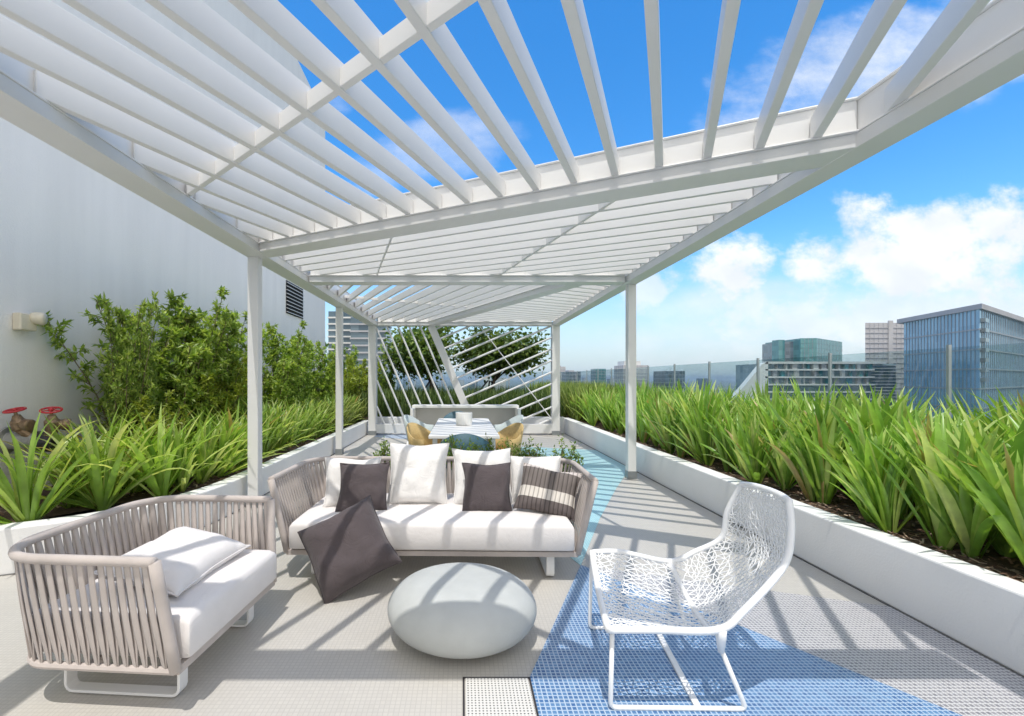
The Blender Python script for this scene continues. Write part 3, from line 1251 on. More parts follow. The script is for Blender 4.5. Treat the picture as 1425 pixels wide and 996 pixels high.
zf = rt + .005
NA, NC = Vector((.642, 1.935, .372)), Vector((1.118, 1.955, .285))
FA, FC = Vector((.748, 2.612, .43)), Vector((1.20, 2.60, .29))
for a, q0, q1, c in ((NA, (.648, 1.977, zf), (1.235, 1.968, zf), NC), (FA, (.735, 2.61, zf), (1.29, 2.60, zf), FC)):
    mb = MB()
    mb.tube(bent([a, q0, q1, c]), rt, 8)
    mb.build('leg_frame', M['resin'], lc, smooth=True)
for c, e_ in ((NC, S(.345, -1)), (FC, S(.345, 1))):
    mb = MB()
    mb.tube([c - Vector((0, 0, .012)), c.lerp(e_, .5), e_], [.013, .021, .024], 8)
    mb.build('bracket', M['resin'], lc, smooth=True)
mb = MB()
mb.bar((1.03, 1.972, zf), (1.115, 2.605, zf), .03, .012)
mb.build('stretcher', M['resin'], lc, bevel=.003)

# ------------------------------------------------------------------ wall lamp and hose connection
wl = thing('wall_lamp', 'cream plastic twin head emergency lamp fixed high on the white wall', 'wall lamp', (WX, 4.5, 2.03))
mb = MB()
mb.box(WX + .002, WX + .09, 4.42, 4.60, 1.93, 2.10)
mb.build('housing', M['lamp'], wl, bevel=.015, seg=3)
mb = MB()
mb.lathe([(.05, 0), (.062, .02), (.066, .10), (.05, .115)], (WX + .06, 4.56, 2.065), 14, axis=(.9, .40, -.08))
mb.build('lamp_head', M['lamp'], wl, smooth=True)
hc = thing('hose_connection', 'fire hose connection of brass valves with two red handwheels on the white wall', 'fire valve', (WX, 4.45, .85))
base = Vector((WX + .02, 4.35, .86))
dirp = Vector((.86, .12, -.05)).normalized()
mb = MB()
mb.lathe([(.13, 0), (.13, .02), (.085, .03), (.085, .24), (.10, .245), (.10, .27)], base, 20, axis=dirp)
mb.build('pipe', M['pipe'], hc, smooth=False, bevel=.004)
e1 = base + dirp * .27
mb = MB()
mb.lathe([(.092, 0), (.098, .03), (.098, .12), (.07, .16)], e1, 20, axis=dirp)
mb.build('coupling', M['darkmetal'], hc, bevel=.004)
for q, (dx, dy, tilt) in enumerate(((.16, -.02, Vector((-.06, -.25, 1))), (.43, .02, Vector((.14, -.25, 1))))):
    b0 = base + Vector((dx, dy, .10))
    ax = tilt.normalized()
    mb = MB()
    mb.tube([base + dirp * (.29 if q == 0 else .36), b0 + ax * .02], .05, 12)
    mb.lathe([(.055, 0), (.062, .02), (.062, .09), (.045, .11), (.03, .15), (.014, .155), (.014, .21)], b0, 16, axis=ax)
    out_d = Vector((.6, .55, -.1)) if q else Vector((.75, -.1, -.05))
    mb.lathe([(.045, 0), (.045, .07), (.056, .075), (.056, .13), (.04, .135)], b0 + ax * .06, 16, axis=out_d)
    mb.build('valve', M['brass'], hc, bevel=.003)
    hub = b0 + ax * .20
    Mq = ax.to_track_quat('Z', 'Y').to_matrix()
    mb = MB()
    ringp = [hub + Mq @ Vector((.078 * math.cos(a_), .078 * math.sin(a_), 0)) for a_ in [2 * math.pi * i / 28 for i in range(28)]]
    mb.tube(ringp, .0095, 8, closed=True)
    for k in range(5):
        a_ = 2 * math.pi * k / 5 + q
        mb.tube([hub, hub + Mq @ Vector((.076 * math.cos(a_), .076 * math.sin(a_), 0))], .0055, 6)
    mb.lathe([(.018, -.012), (.018, .016), (.012, .02)], hub, 10, axis=ax)
    mb.build('handwheel', M['red'], hc, smooth=True)

# ------------------------------------------------------------------ strap-leaved plants
def leaf_strip(mb, base, az, elev, L, wmax, bend, twist, rg, segs=7, fold=.25, tipf=.55):
    """one blade: rises at elev, droops by bend along its length"""
    p = Vector(base)
    e_ = elev
    vs, fs = [], []
    for k in range(segs + 1):
        t = k / segs
        w_ = wmax * (0.62 + .38 * min(1, t / .35)) * (1 - max(0, (t - tipf) / (1 - tipf)) ** 1.7)
        w_ = max(w_, .0006)
        d = Vector((math.cos(az) * math.cos(e_), math.sin(az) * math.cos(e_), math.sin(e_)))
        sd = Vector((-math.sin(az + twist * t), math.cos(az + twist * t), 0))
        nr = sd.cross(d).normalized()
        vs += [p - sd * w_ / 2 + nr * w_ * fold * -1, p, p + sd * w_ / 2 + nr * w_ * fold * -1]
        p = p + d * (L / segs)
        e_ -= bend * (t ** 1.3) / segs * 2.2
    for k in range(segs):
        a = k * 3
        fs += [(a, a + 1, a + 4, a + 3), (a + 1, a + 2, a + 5, a + 4)]
    mb.add(vs, fs)


def strap_clump(seed, nleaf, L, w, spread, bend):
    rg = random.Random(seed)
    mb = MB()
    fan = rg.random() * 6.28
    for i in range(nleaf):
        q = rg.random()
        az = fan + (0 if rg.random() < .5 else math.pi) + rg.gauss(0, .65)
        el = R(90) - abs(rg.gauss(0, spread)) - .04
        el = max(el, R(28))
        l = L * rg.uniform(.62, 1.08)
        r_ = rg.uniform(0, .05)
        leaf_strip(mb, (math.cos(az) * r_, math.sin(az) * r_, -.01), az, el, l, w * rg.uniform(.7, 1.15), bend * rg.uniform(.2, 1.5), rg.uniform(-.7, .7), rg)
    return mb


clumpR = []
for s in range(5):
    o = strap_clump(20 + s, 36, 1.02, .064, .30, .75).build('strap_leaf_plant', M['leaf_near'], None, smooth=True)
    clumpR.append(o)
rp = random.Random(11)
LABR = 'upright broad leaved green plant clump massed in the right planter before the glass railing'
GRPR = 'broad strap leaved plants in the right planter'
cnt = 0
y = .9
while y < 12.1:
    row = 0
    x = PRX + .40
    while x < 4.85:
        xx = x + rp.uniform(-.09, .09)
        yy = y + rp.uniform(-.12, .12)
        src = clumpR[rp.randrange(5)]
        o = src if not src.get('placed') else src.copy()
        if o is not src:
            COL.objects.link(o)
        src['placed'] = 1
        sc_v = rp.uniform(.78, 1.10) * (1.0 if x > 3.3 else .90)
        o.location = (xx, yy, .345)
        o.rotation_euler = (rp.uniform(-.12, .12), rp.uniform(-.2, .04), rp.random() * 6.28)
        o.scale = (sc_v, sc_v, sc_v * rp.uniform(.95, 1.05))
        tag(o, LABR, 'plant', GRPR)
        cnt += 1
        x += .31 if y < 6 else .36
    y += .30 if y < 6 else .38

clumpL = []
for s in range(4):
    o = strap_clump(50 + s, 44, .90, .050, .52, 1.35).build('arching_leaf_plant', M['leaf_left'], None, smooth=True)
    clumpL.append(o)
LABL = 'arching light green strap leaved plant clump massed in the left planter below the shrubs'
GRPL = 'arching strap leaved plants in the left planter'
y = 3.62
while y < 12.0:
    x = PLX - .42
    if y < 4.9:
        x = PLX - 1.35 + math.sqrt(max(0, 1 - ((4.9 - y) / 1.65) ** 2)) * 1.35 - .42
    x0 = x
    while x > max(x0 - .95, WX + .25, -3.75 if y < 4.5 else -9):
        src = clumpL[rp.randrange(4)]
        o = src if not src.get('placed') else src.copy()
        if o is not src:
            COL.objects.link(o)
        src['placed'] = 1
        o.location = (x + rp.uniform(-.08, .08), y + rp.uniform(-.1, .1), .295)
        o.rotation_euler = (rp.uniform(-.1, .1), rp.uniform(-.02, .18), rp.random() * 6.28)
        s = rp.uniform(.82, 1.12)
        o.scale = (s, s, s)
        tag(o, LABL, 'plant', GRPL)
        x -= .38
    y += .36 if y < 7 else .46
for o in clumpR + clumpL:
    if 'placed' in o.keys():
        del o['placed']
for o in bpy.data.objects:
    if 'placed' in o.keys():
        del o['placed']


# ------------------------------------------------------------------ leafy shrubs and trees
def leaf_card(mb, p, d, up, L, W, cup=.15):
    """a small pointed leaf of four faces, folded on its rib"""
    d = d.normalized()
    s = d.cross(up)
    if s.length < 1e-4:
        s = d.cross(Vector((1, 0, 0)))
    s.normalize()
    n_ = s.cross(d)
    a, b_, c = p, p + d * L * .45 - n_ * L * .02, p + d * L
    l = p + d * L * .42 + s * W / 2 + n_ * W * cup
    r_ = p + d * L * .42 - s * W / 2 + n_ * W * cup
    mb.add([a, l, c, r_, b_], [(0, 4, 1), (4, 2, 1), (0, 3, 4), (4, 3, 2)])


def rdir(rg):
    while True:
        q = Vector((rg.uniform(-1, 1), rg.uniform(-1, 1), rg.uniform(-1, 1)))
        if .1 < q.length < 1:
            return q.normalized()


def shrub(seed, h, spread, nst, per_twig, L, W, mat):
    """upright leafy stems; foliage and stems at the origin"""
    rg = random.Random(seed)
    st, lf = MB(), MB()
    for k in range(nst):
        a = rg.random() * 6.28
        r0 = rg.random() * .12
        q_ = (k + .5) / nst
        hh = h * rg.choice((.66, .78, .86, .93, 1.02)) * rg.uniform(.95, 1.04)
        lean_ = spread * (.25 + .75 * q_) * rg.uniform(.7, 1.15)
        pts_ = []
        wob = rdir(rg) * .07
        for i in range(9):
            t = i / 8
            pts_.append(Vector((math.cos(a) * (r0 + lean_ * t ** 1.2), math.sin(a) * (r0 + lean_ * t ** 1.2), hh * t)) + wob * math.sin(t * 5 + k))
        st.tube(pts_, [.013 * (1 - .75 * i / 8) for i in range(9)], 5)
        ntw = 24
        for j in range(ntw):
            t = .26 + .74 * (j + rg.random()) / ntw
            x = t * 8
            i = min(7, int(x))
            p = pts_[i].lerp(pts_[i + 1], x - i)
            ra = rg.random() * 6.28
            tl = (.30 * (1 - t) + .10) * rg.uniform(.6, 1.2)
            td = Vector((math.cos(ra), math.sin(ra), rg.uniform(.2, .9))).normalized()
            q = p + td * tl
            st.tube([p, q], [.004, .002], 3, caps=False)
            for m_ in range(per_twig):
                u_ = rg.uniform(.25, 1.05)
                b_ = p + td * tl * u_
                ld = (td * .45 + rdir(rg) * .8 + Vector((0, 0, -.12))).normalized()
                leaf_card(lf, b_, ld, Vector((0, 0, 1)) + rdir(rg) * .5, L * rg.uniform(.65, 1.15), W * rg.uniform(.7, 1.15))
    return st, lf


def plant_tree(name, label, cat, st, lf, smat, lmat, loc, group=None):
    r_ = thing(name, label, cat, loc, 0, group)
    st.build('stem', smat, r_, smooth=True, world=False)
    lf.build('foliage', lmat, r_, smooth=False, world=False)
    return r_


protos = []
for s, hh in ((1, 2.15), (2, 2.0), (3, 2.2)):
    protos.append(plant_tree('leafy_shrub', '', 'shrub', *shrub(s, hh, .58, 13, 22, .095, .038, M['shrub']), M['stem'], M['shrub'], (0, 0, .3)))
yellow = plant_tree('leafy_shrub', '', 'shrub', *shrub(9, 1.75, .60, 12, 20, .095, .04, M['shrub2']), M['stem'], M['shrub2'], (0, 0, .3))
SHR = [(-3.62, 4.95, (.55, .55, .96), 0, 'slim upright shrub nearest the red valves, standing apart against the wall'),
       (-3.9, 5.35, .96, 1, 'leafy shrub with a thin bare gap on its left, second along the wall'),
       (-3.75, 5.95, 1.06, 2, 'tallest peaked shrub in the middle of the wall planting'),
       (-3.6, 6.55, 1.02, 0, 'bushy shrub left of the near left pergola column'),
       (-3.7, 7.2, 1.03, 1, 'dense shrub showing just behind the near left pergola column'),
       (-3.5, 8.4, 1.0, 2, 'bright green shrub right of the near left column'),
       (-3.6, 9.6, .98, 0, 'dense shrub below the black wall vent'),
       (-3.5, 10.9, .96, 1, 'rounded shrub between the wall vent and the far columns'),
       (-3.3, 3.9 + 1.0, .55, 3, 'short yellow green shrub low in front of the tall wall shrubs'),
       (-3.45, 6.2, .78, 3, 'yellow green shrub growing in front of the tallest shrub'),
       (-3.3, 12.4, .95, 3, 'yellow green shrub at the far corner of the white wall'),
       (-3.1, 13.8, 1.0, 3, 'yellow green shrub between the two far left columns'),
       (-4.1, 15.2, 1.1, 1, 'dark green shrub past the end of the white wall'),
       (-2.6, 15.6, .8, 0, 'dark green shrub behind the far left end column')]
used = set()
for x, y, s, k, lab in SHR:
    src = yellow if k == 3 else protos[k]
    o = src if k not in used else copy_tree(src)
    used.add(k)
    o.location = (x, y, .30)
    o.rotation_euler = (0, 0, rp.random() * 6.28 + (2.6 if isinstance(s, tuple) else 0))
    o.scale = s if isinstance(s, tuple) else (s, s, s)
    tag(o, lab, 'shrub', 'leafy shrubs along the white wall')


def tree(seed, lean_x, H, crown_c, rad, nleaf):
    rg = random.Random(seed)
    tr, lf = MB(), MB()
    top = Vector((lean_x, 0, H))
    pts_ = [Vector((0, 0, 0)), Vector((lean_x * .3, .03, H * .35)), Vector((lean_x * .75, -.02, H * .7)), top]
    tr.tube(pts_, [.085, .07, .06, .05], 8)
    ends = []
    for k in range(16):
        d = rdir(rg)
        d.z = abs(d.z) * .75 + .05
        e_ = Vector(crown_c) + Vector((d.x * rad[0], d.y * rad[1], (d.z - .25) * rad[2])) * rg.uniform(.55, .95)
        mid = top.lerp(e_, .5) + rdir(rg) * .12
        tr.tube([pts_[2].lerp(top, rg.random()), mid, e_], [.035, .02, .008], 5)
        ends.append(mid.lerp(e_, .4))
        ends.append(e_)
        ends.append(mid)
    for k in range(nleaf):
        c = ends[rg.randrange(len(ends))]
        p = c + Vector((rg.gauss(0, .26), rg.gauss(0, .26), rg.gauss(0, .2)))
        leaf_card(lf, p, (rdir(rg) + Vector((0, 0, -.15))), Vector((0, 0, 1)) + rdir(rg) * .6, rg.uniform(.10, .19), rg.uniform(.09, .16), .1)
    return tr, lf


def put_tree(label, args, loc):
    r_ = thing('round_leaf_tree', label, 'tree', loc, 0, 'trees behind the end screen')
    tr, lf = tree(*args)
    tr.build('trunk', M['bark'], r_, smooth=True, world=False)
    lf.build('crown', M['grape'], r_, world=False)
    # timber props
    for a in (R(200), R(330), R(80)):
        mb = MB()
        mb.tube([(math.cos(a) * .75, math.sin(a) * .75, 0), (math.cos(a) * .06 + args[1] * .45, math.sin(a) * .06, 1.0)], .028, 6)
        mb.build('prop_stake', M['darkmetal'], r_, world=False)


put_tree('round leaved tree with an upright trunk, left of the leaning white post', (4, -.05, 1.25, (0, 0, 2.05), (1.6, 1.3, 1.4), 7600), (-1.0, 15.2, .38))
put_tree('round leaved tree with a slanting trunk, right of the leaning white post', (6, .42, 1.25, (.55, 0, 2.1), (1.5, 1.3, 1.4), 7600), (.75, 15.6, .38))


# fine grasses: nobody could count them
def blades(n_, region, z, h, w_, lean_=.35, seed=1):
    rg = random.Random(seed)
    mb = MB()
    for i in range(n_):
        x, y = region(rg)
        leaf_strip(mb, (x, y, z), rg.random() * 6.28, R(90) - abs(rg.gauss(0, lean_)), h * rg.uniform(.6, 1.1), w_ * rg.uniform(.7, 1.3), rg.uniform(.2, 1.5), 0, rg, segs=4, fold=.15)
    return mb


g1 = blades(7000, lambda r_: (r_.uniform(2.95, 4.9), r_.uniform(11.6, 20)), .36, 1.0, .03, .35, 1)
tag(g1.build('ornamental_grass', M['grass'], smooth=True), 'light green ornamental grass filling the far end of the right planter', kind='stuff')
g2 = blades(9000, lambda r_: (r_.uniform(-4.2, 2.9), r_.uniform(12.4, 16.5)), .38, .85, .022, .4, 2)
tag(g2.build('dark_grass', M['darkgrass'], smooth=True), 'dark green tall grass growing behind the slanted end screen', kind='stuff')
g3 = blades(2600, lambda r_: (r_.uniform(-3.3, -2.75), r_.uniform(9.5, 12.4)), .3, .7, .02, .45, 3)
tag(g3.build('low_grass', M['grass'], smooth=True), 'fine green grass in the far left planter', kind='stuff')

# ------------------------------------------------------------------ dining set and the far bench
def tub_chair(name, label, mat, loc, rz, seatmat=None, backmat=None, size=1.0, group='dining chairs round the white table'):
    """low tub chair, its back at +y in its own frame"""
    r_ = thing(name, label, 'chair', loc, rz, group)
    r_.scale = (size, size, 1)
    mb = MB()
    v, f = [], []
    n_ = 22
    for ring_, (rad_, z_) in enumerate(((.225, .42), (.262, .62), (.29, .80))):
        for k in range(n_ + 1):
            a = R(-28 + 236 * k / n_)
            back = max(0, math.sin(a))
            zz = z_ if ring_ < 2 else .64 + .19 * back ** 1.3
            if ring_ == 1:
                zz = .53 + .09 * back
            for th in (0, .022):
                v.append(((rad_ + th) * math.cos(a), (rad_ + th) * math.sin(a) * .95, zz))
    st_ = (n_ + 1) * 2
    for i in range(2):
        for k in range(n_):
            a = i * st_ + k * 2
            f += [(a, a + 2, a + st_ + 2, a + st_), (a + 1, a + st_ + 1, a + st_ + 3, a + 3)]
    for k in range(n_):
        a = 2 * st_ + k * 2
        f.append((a, a + 2, a + 3, a + 1))
        a = k * 2
        f.append((a, a + 1, a + 3, a + 2))
    for i in range(2):
        a = i * st_
        f.append((a, a + st_, a + st_ + 1, a + 1))
        a = i * st_ + n_ * 2
        f.append((a, a + 1, a + st_ + 1, a + st_))
    mb.add(v, f)
    mb.build('backrest', backmat or mat, r_, smooth=True, world=False)
    mb = MB()
    mb.lathe([(.18, .385), (.235, .395), (.24, .43), (.21, .448), (.05, .452)], (0, 0, 0), 24)
    mb.build('seat', seatmat or mat, r_, smooth=True, world=False)
    for sx_ in (-1, 1):
        for sy_ in (-1, 1):
            mb = MB()
            mb.tube([(sx_ * .235, sy_ * .215, 0), (sx_ * .19, sy_ * .17, .40)], [.010, .014], 7)
            mb.build('leg', mat, r_, smooth=True, world=False)
    return r_


dt = thing('dining_table', 'long white dining table striped by slat shadows, behind the sofa', 'table', (.03, 6.9, 0))
mb = MB()
mb.box(-.42, .47, 5.65, 8.15, .70, .74)
mb.build('tabletop', M['table'], dt, bevel=.006)
for x in (-.35, .40):
    for y in (5.85, 7.95):
        mb = MB()
        mb.box(x - .03, x + .03, y - .03, y + .03, 0, .70)
        mb.build('leg', M['table'], dt, bevel=.004)
tub_chair('tub_chair', 'mustard yellow wicker tub chair at the left side of the table', M['wicker'], (-.50, 6.3, 0), R(62), None, None, .9)
tub_chair('tub_chair', 'mustard yellow wicker tub chair at the right side of the table', M['wicker'], (.585, 6.3, 0), R(-62), None, None, .9)
tub_chair('tub_chair', 'slate blue tub chair at the near end of the table', M['bluechair'], (.03, 5.42, 0), R(180))
tub_chair('tub_chair', 'slate blue tub chair at the far end of the table', M['bluechair'], (-.08, 8.45, 0), R(0))
tub_chair('tub_chair', 'white tub chair with pale grey seat, at the far left of the table', M['resin'], (-.70, 7.75, 0), R(75), M['greycloth'], M['greycloth'])
tub_chair('tub_chair', 'white tub chair with pale grey seat, at the far right of the table', M['resin'], (.75, 7.75, 0), R(-75), M['greycloth'], M['greycloth'])
mb = MB()
mb.lathe([(.115, 0), (.125, .01), (.128, .19), (.118, .195), (.112, .15), (.10, .14)], (0, 0, 0), 24)
o = mb.build('pot', M['table'], None, smooth=False, bevel=.003)
o.location = (.03, 6.95, .74)
tag(o, 'round white pot standing in the middle of the dining table', 'pot')

bench = thing('bench', 'white high backed booth bench with side panels, at the far end of the table', 'bench', (.08, 9.4, 0))
bx0, bx1, by0, by1, bz = -1.03, 1.17, 9.0, 9.62, .905
mb = MB()
mb.box(bx0 + .055, bx1 - .055, by1 - .05, by1, 0, bz - .055)
mb.build('back_panel', M['conc'], bench)
for x in (bx0, bx1 - .055):
    mb = MB()
    mb.box(x, x + .055, by0, by1 + .004, 0, bz - .055)
    mb.build('side_panel', M['table'], bench, bevel=.004)
mb = MB()
mb.box(bx0, bx1, by0 + .30, by1 + .006, bz - .053, bz)
mb.build('top_rail', M['table'], bench, bevel=.004)
mb = MB()
mb.box(bx0 + .058, bx1 - .058, by0 + .04, by1 - .052, .36, .42)
mb.build('seat', M['table'], bench, bevel=.004)

# low shrubs in a trough behind the sofa
tro = thing('planter_box', 'low white planter trough of small shrubs right behind the sofa', 'planter', (-.05, 4.7, 0))
mb = MB()
mb.box(-1.15, 1.2, 4.5, 4.85, 0, .34)
mb.build('trough', M['planter'], tro, bevel=.008)
mb = MB()
mb.box(-1.13, 1.18, 4.52, 4.83, .341, .352)
mb.build('soil', M['mulch'], tro)


def small_bush(seed, h, r0):
    rg = random.Random(seed)
    st, lf = MB(), MB()
    for k in range(26):
        d = rdir(rg)
        e_ = Vector((d.x * r0, d.y * r0 * .8, h * (.55 + .45 * abs(d.z)) * rg.uniform(.75, 1.05)))
        st.tube([(0, 0, 0), (e_.x * .4, e_.y * .4, e_.z * .5), e_], [.006, .004, .002], 4)
        for j in range(34):
            p = Vector((e_.x * .4, e_.y * .4, e_.z * .5)).lerp(e_, rg.uniform(.1, 1.1)) + rdir(rg) * .03
            leaf_card(lf, p, rdir(rg) + Vector((0, 0, .4)), Vector((0, 0, 1)) + rdir(rg) * .6, rg.uniform(.03, .05), rg.uniform(.015, .022))
    return st, lf


for i, (x, h, r0, lab) in enumerate(((-.80, .33, .13, 'small dark shrub behind the left end of the sofa back'),
                                     (-.03, .44, .20, 'small bright shrub showing between the two tall white cushions'),
                                     (.40, .42, .24, 'small bright shrub behind the white cushion at the sofa centre'),
                                     (.70, .35, .13, 'small dark shrub just right of the tall white cushions'),
                                     (1.04, .36, .17, 'small shrub at the right end of the trough behind the sofa'))):
    q = plant_tree('small_shrub', lab, 'shrub', *small_bush(70 + i, h + .10, r0 * 1.15), M['stem'], M['box'], (x, 4.68, .35), 'small shrubs behind the sofa')

# ------------------------------------------------------------------ the city
GZ = -42.0
M['blueglass'] = curtain('blue_facade_glass', (.13, .29, .44), (.22, .43, .60), .08, 1.6, 4.4)
M['tealglass'] = curtain('teal_facade_glass', (.03, .17, .18), (.06, .26, .27), .1, 3, 4)
M['darkglass'] = curtain('dark_facade_glass', (.04, .07, .09), (.12, .17, .20), .12, 3, 3.2)
M['aptglass'] = curtain('apartment_glass', (.13, .21, .25), (.30, .38, .40), .15, 2.2, 3.6)
M['bframe'] = plain('facade_metal', (.26, .30, .34), .5, var=.1)
M['bwhite'] = plain('facade_white', (.66, .66, .64), .7, var=.06, scale=.1)
M['bgrey'] = plain('facade_grey', (.40, .40, .42), .8, var=.08, scale=.1)
M['bbeige'] = plain('facade_beige', (.47, .46, .46), .8, var=.06, scale=.1)


def wallgrid(mb_f, mb_m, p0, p1, z0, z1, floor_h, bay, proud=.25, ft=.5, mt=.18):
    """spandrel bands and mullions in front of a facade plane p0-p1"""
    a, b2 = Vector((*p0, 0)), Vector((*p1, 0))
    d = (b2 - a).normalized()
    L_ = (b2 - a).length
    n_ = Vector((d.y, -d.x, 0))
    z = z1 - floor_h
    while z > z0:
        mb_f.bar(a + n_ * proud * .5 + Vector((0, 0, z)), b2 + n_ * proud * .5 + Vector((0, 0, z)), proud, ft)
        z -= floor_h
    k = bay
    while k < L_ - .2:
        c = a + d * k + n_ * proud * .35
        mb_m.bar(c + Vector((0, 0, z0)), c + Vector((0, 0, z1)), mt, proud * .7, n_)
        k += bay


# big blue glass block
bg = thing('glass_building', 'large blue glass office block with a flat overhanging roof, beyond the railing', 'building', (205, 200, GZ))
A, Bp, Cp = (182.5, 187.0), (171.5, 150.0), (262, 206)
Dp = (276, 240)
zt = 1.45 + 97 / 630 * 150
mb = MB()
mb.prism([A, Bp, Cp, Dp], GZ, zt)
mb.build('body', M['blueglass'], bg)
ff_, mm_ = MB(), MB()
wallgrid(ff_, mm_, A, Bp, 2 - 18, zt, 6.6, 1.75)
wallgrid(ff_, mm_, Bp, Cp, 2 - 18, zt, 6.6, 3.0)
ff_.build('floor_bands', M['bframe'], bg)
mm_.build('mullions', M['bframe'], bg)
mb = MB()
mb.prism([(181.5, 189), (170.6, 148.6), (264, 205.5), (278, 243)], zt + .02, zt + 1.7)
mb.build('roof', M['bgrey'], bg)
ds = MB()
for k in range(7):
    z = zt - 3.3 * (k + 1) - .3
    ds.bar((171.2 + 1.2, 150 + .1, z), (171.2 + 5.5, 150 + 2.8, z), 1.6, 1.3)
ds.build('balcony', M['darkglass'], bg)

# beige slab behind it
bb = thing('concrete_building', 'pale beige gridded slab building, left behind the blue glass block', 'building', (245, 270, GZ))
zt = 1.45 + 78 / 630 * 262
x0, x1 = 561 / 630 * 262, 620 / 630 * 262
mb = MB()
mb.prism([(x0, 262), (x1 + 8, 262), (x1 + 8, 285), (x0 * 285 / 262 + .5, 285)], GZ, zt)
mb.build('body', M['bbeige'], bb)
ff_, mm_ = MB(), MB()
wallgrid(ff_, mm_, (x0, 262), (x1 + 8, 262), -10, zt, 2.9, 2.6, .3, .3, .25)
ff_.build('floor_bands', M['bgrey'], bb)
mm_.build('mullions', M['bgrey'], bb)
mb = MB()
mb.box(x0 + 13, x0 + 15.5, 261.2, 262, GZ, zt + 1.2)
mb.build('pier', M['bbeige'], bb)

# teal tower with a lit-less sign
tt = thing('teal_building', 'teal glass tower of two blocks with a roof sign, in the distance', 'building', (300, 385, GZ))
Z1 = 380
xa, xb, xc, xd = 440 / 630 * 392, 471 / 630 * 388, 471 / 630 * Z1, 529 / 630 * 418
zl, zr = 1.45 + 52 / 630 * 390, 1.45 + 56.5 / 630 * Z1
mb = MB()
mb.prism([(xa, 392), (xb, 388), (xb + 10, 420), (xa + 8, 425)], GZ, zl)
mb.build('low_block', M['darkglass'], tt)
mb = MB()
mb.box(xa - .6, xa + 4.5, 390.5, 399, GZ, zl + 1.5)
mb.build('stair_tower', M['tealglass'], tt)
mb = MB()
mb.prism([(xc, Z1), (xc + 12, Z1 - 2), (xd, 418), (xd - 18, 440), (xc + 4, 430)], GZ, zr)
mb.build('tall_block', M['tealglass'], tt)
ff_, mm_ = MB(), MB()
wallgrid(ff_, mm_, (xc + 12, Z1 - 2), (xd, 418), 0, zr, 4, 4, .25, .3, .2)
wallgrid(ff_, mm_, (xc, Z1), (xc + 12, Z1 - 2), 0, zr, 4, 3, .25, .3, .2)
ff_.build('floor_bands', M['tealglass'], tt)
mm_.build('mullions', M['bframe'], tt)
fc = bpy.data.curves.new('sign', 'FONT')
fc.body = 'WELLS FARGO'
fc.size = 4.6
fc.extrude = .15
fc.materials.append(M['bwhite'])
so = bpy.data.objects.new('sign', fc)
COL.objects.link(so)
so.parent = tt
me_s = bpy.data.meshes.new_from_object(so.evaluated_get(bpy.context.evaluated_depsgraph_get()))
bpy.data.objects.remove(so)
so = bpy.data.objects.new('sign', me_s)
COL.objects.link(so)
so.parent = tt
dd = Vector((xd - xc - 12, 418 - Z1 + 2))
so.location = Vector((xc + 14.5, Z1 + .2, zr - 6.2)) - tt.location
so.rotation_euler = (R(90), 0, math.atan2(dd.y, dd.x))

# white apartments with balconies
ap = thing('apartment_building', 'long low white apartment block with balconies and a raked end, beyond the railing', 'building', (165, 225, GZ))
Za = 220
fx = lambda px_: (px_ - CX) / F * Za
zt = 1.45 + 24 / 630 * Za
mb = MB()
mb.prism([(fx(1062), Za + 2), (fx(1252), Za + 2), (fx(1252), Za + 22), (fx(1062), Za + 22)], GZ, zt - 1)
mb.build('body', M['aptglass'], ap)
mb = MB()
v = [(fx(1026), 0, GZ), (fx(1068), 0, GZ), (fx(1068), 0, zt), (fx(1060), 0, zt - 1.2), (fx(1050), 0, zt - 5.5), (fx(1032), 0, zt - 13), (fx(1012), 0, zt - 20)]
v2 = [(x, Za + q, z) for q in (-.5, 3) for x, _, z in v]
nv = len(v)
mb.add(v2, [tuple(range(nv)), tuple(reversed(range(nv, 2 * nv)))] + [(i, i + nv, (i + 1) % nv + nv, (i + 1) % nv) for i in range(nv)])
mb.build('raked_end', M['bwhite'], ap)
for k in range(6):
    z = zt - 3.6 * k
    mb = MB()
    mb.box(fx(1064), fx(1216 if k else 1232), Za - .5, Za + 2, z - (.75 if k else 1.1), z)
    mb.build('floor_slab', M['bwhite'], ap)
rg = random.Random(5)
for fl_ in range(3):
    x = fx(1068)
    while x < fx(1214):
        wd = rg.choice((.5, .8, 1.6, 2.4))
        mb = MB()
        mb.box(x, x + wd, Za + rg.choice((.2, .9, 1.4)), Za + 1.98, zt - 3.6 * (fl_ + 1) + .01, zt - 3.6 * fl_ - (1.12 if fl_ == 0 else .77))
        mb.build('fin_wall', M[rg.choice(('bwhite', 'bgrey', 'tealglass', 'bbeige'))], ap)
        x += wd + rg.choice((1.5, 2.5, 3.6))
for k in range(12):
    z = zt - 1.6 - 1.55 * k
    mb = MB()
    mb.box(fx(1216.5), fx(1253), Za - .2, Za + 1.9, z - .22, z)
    mb.build('sun_louvre', M['bwhite'], ap)


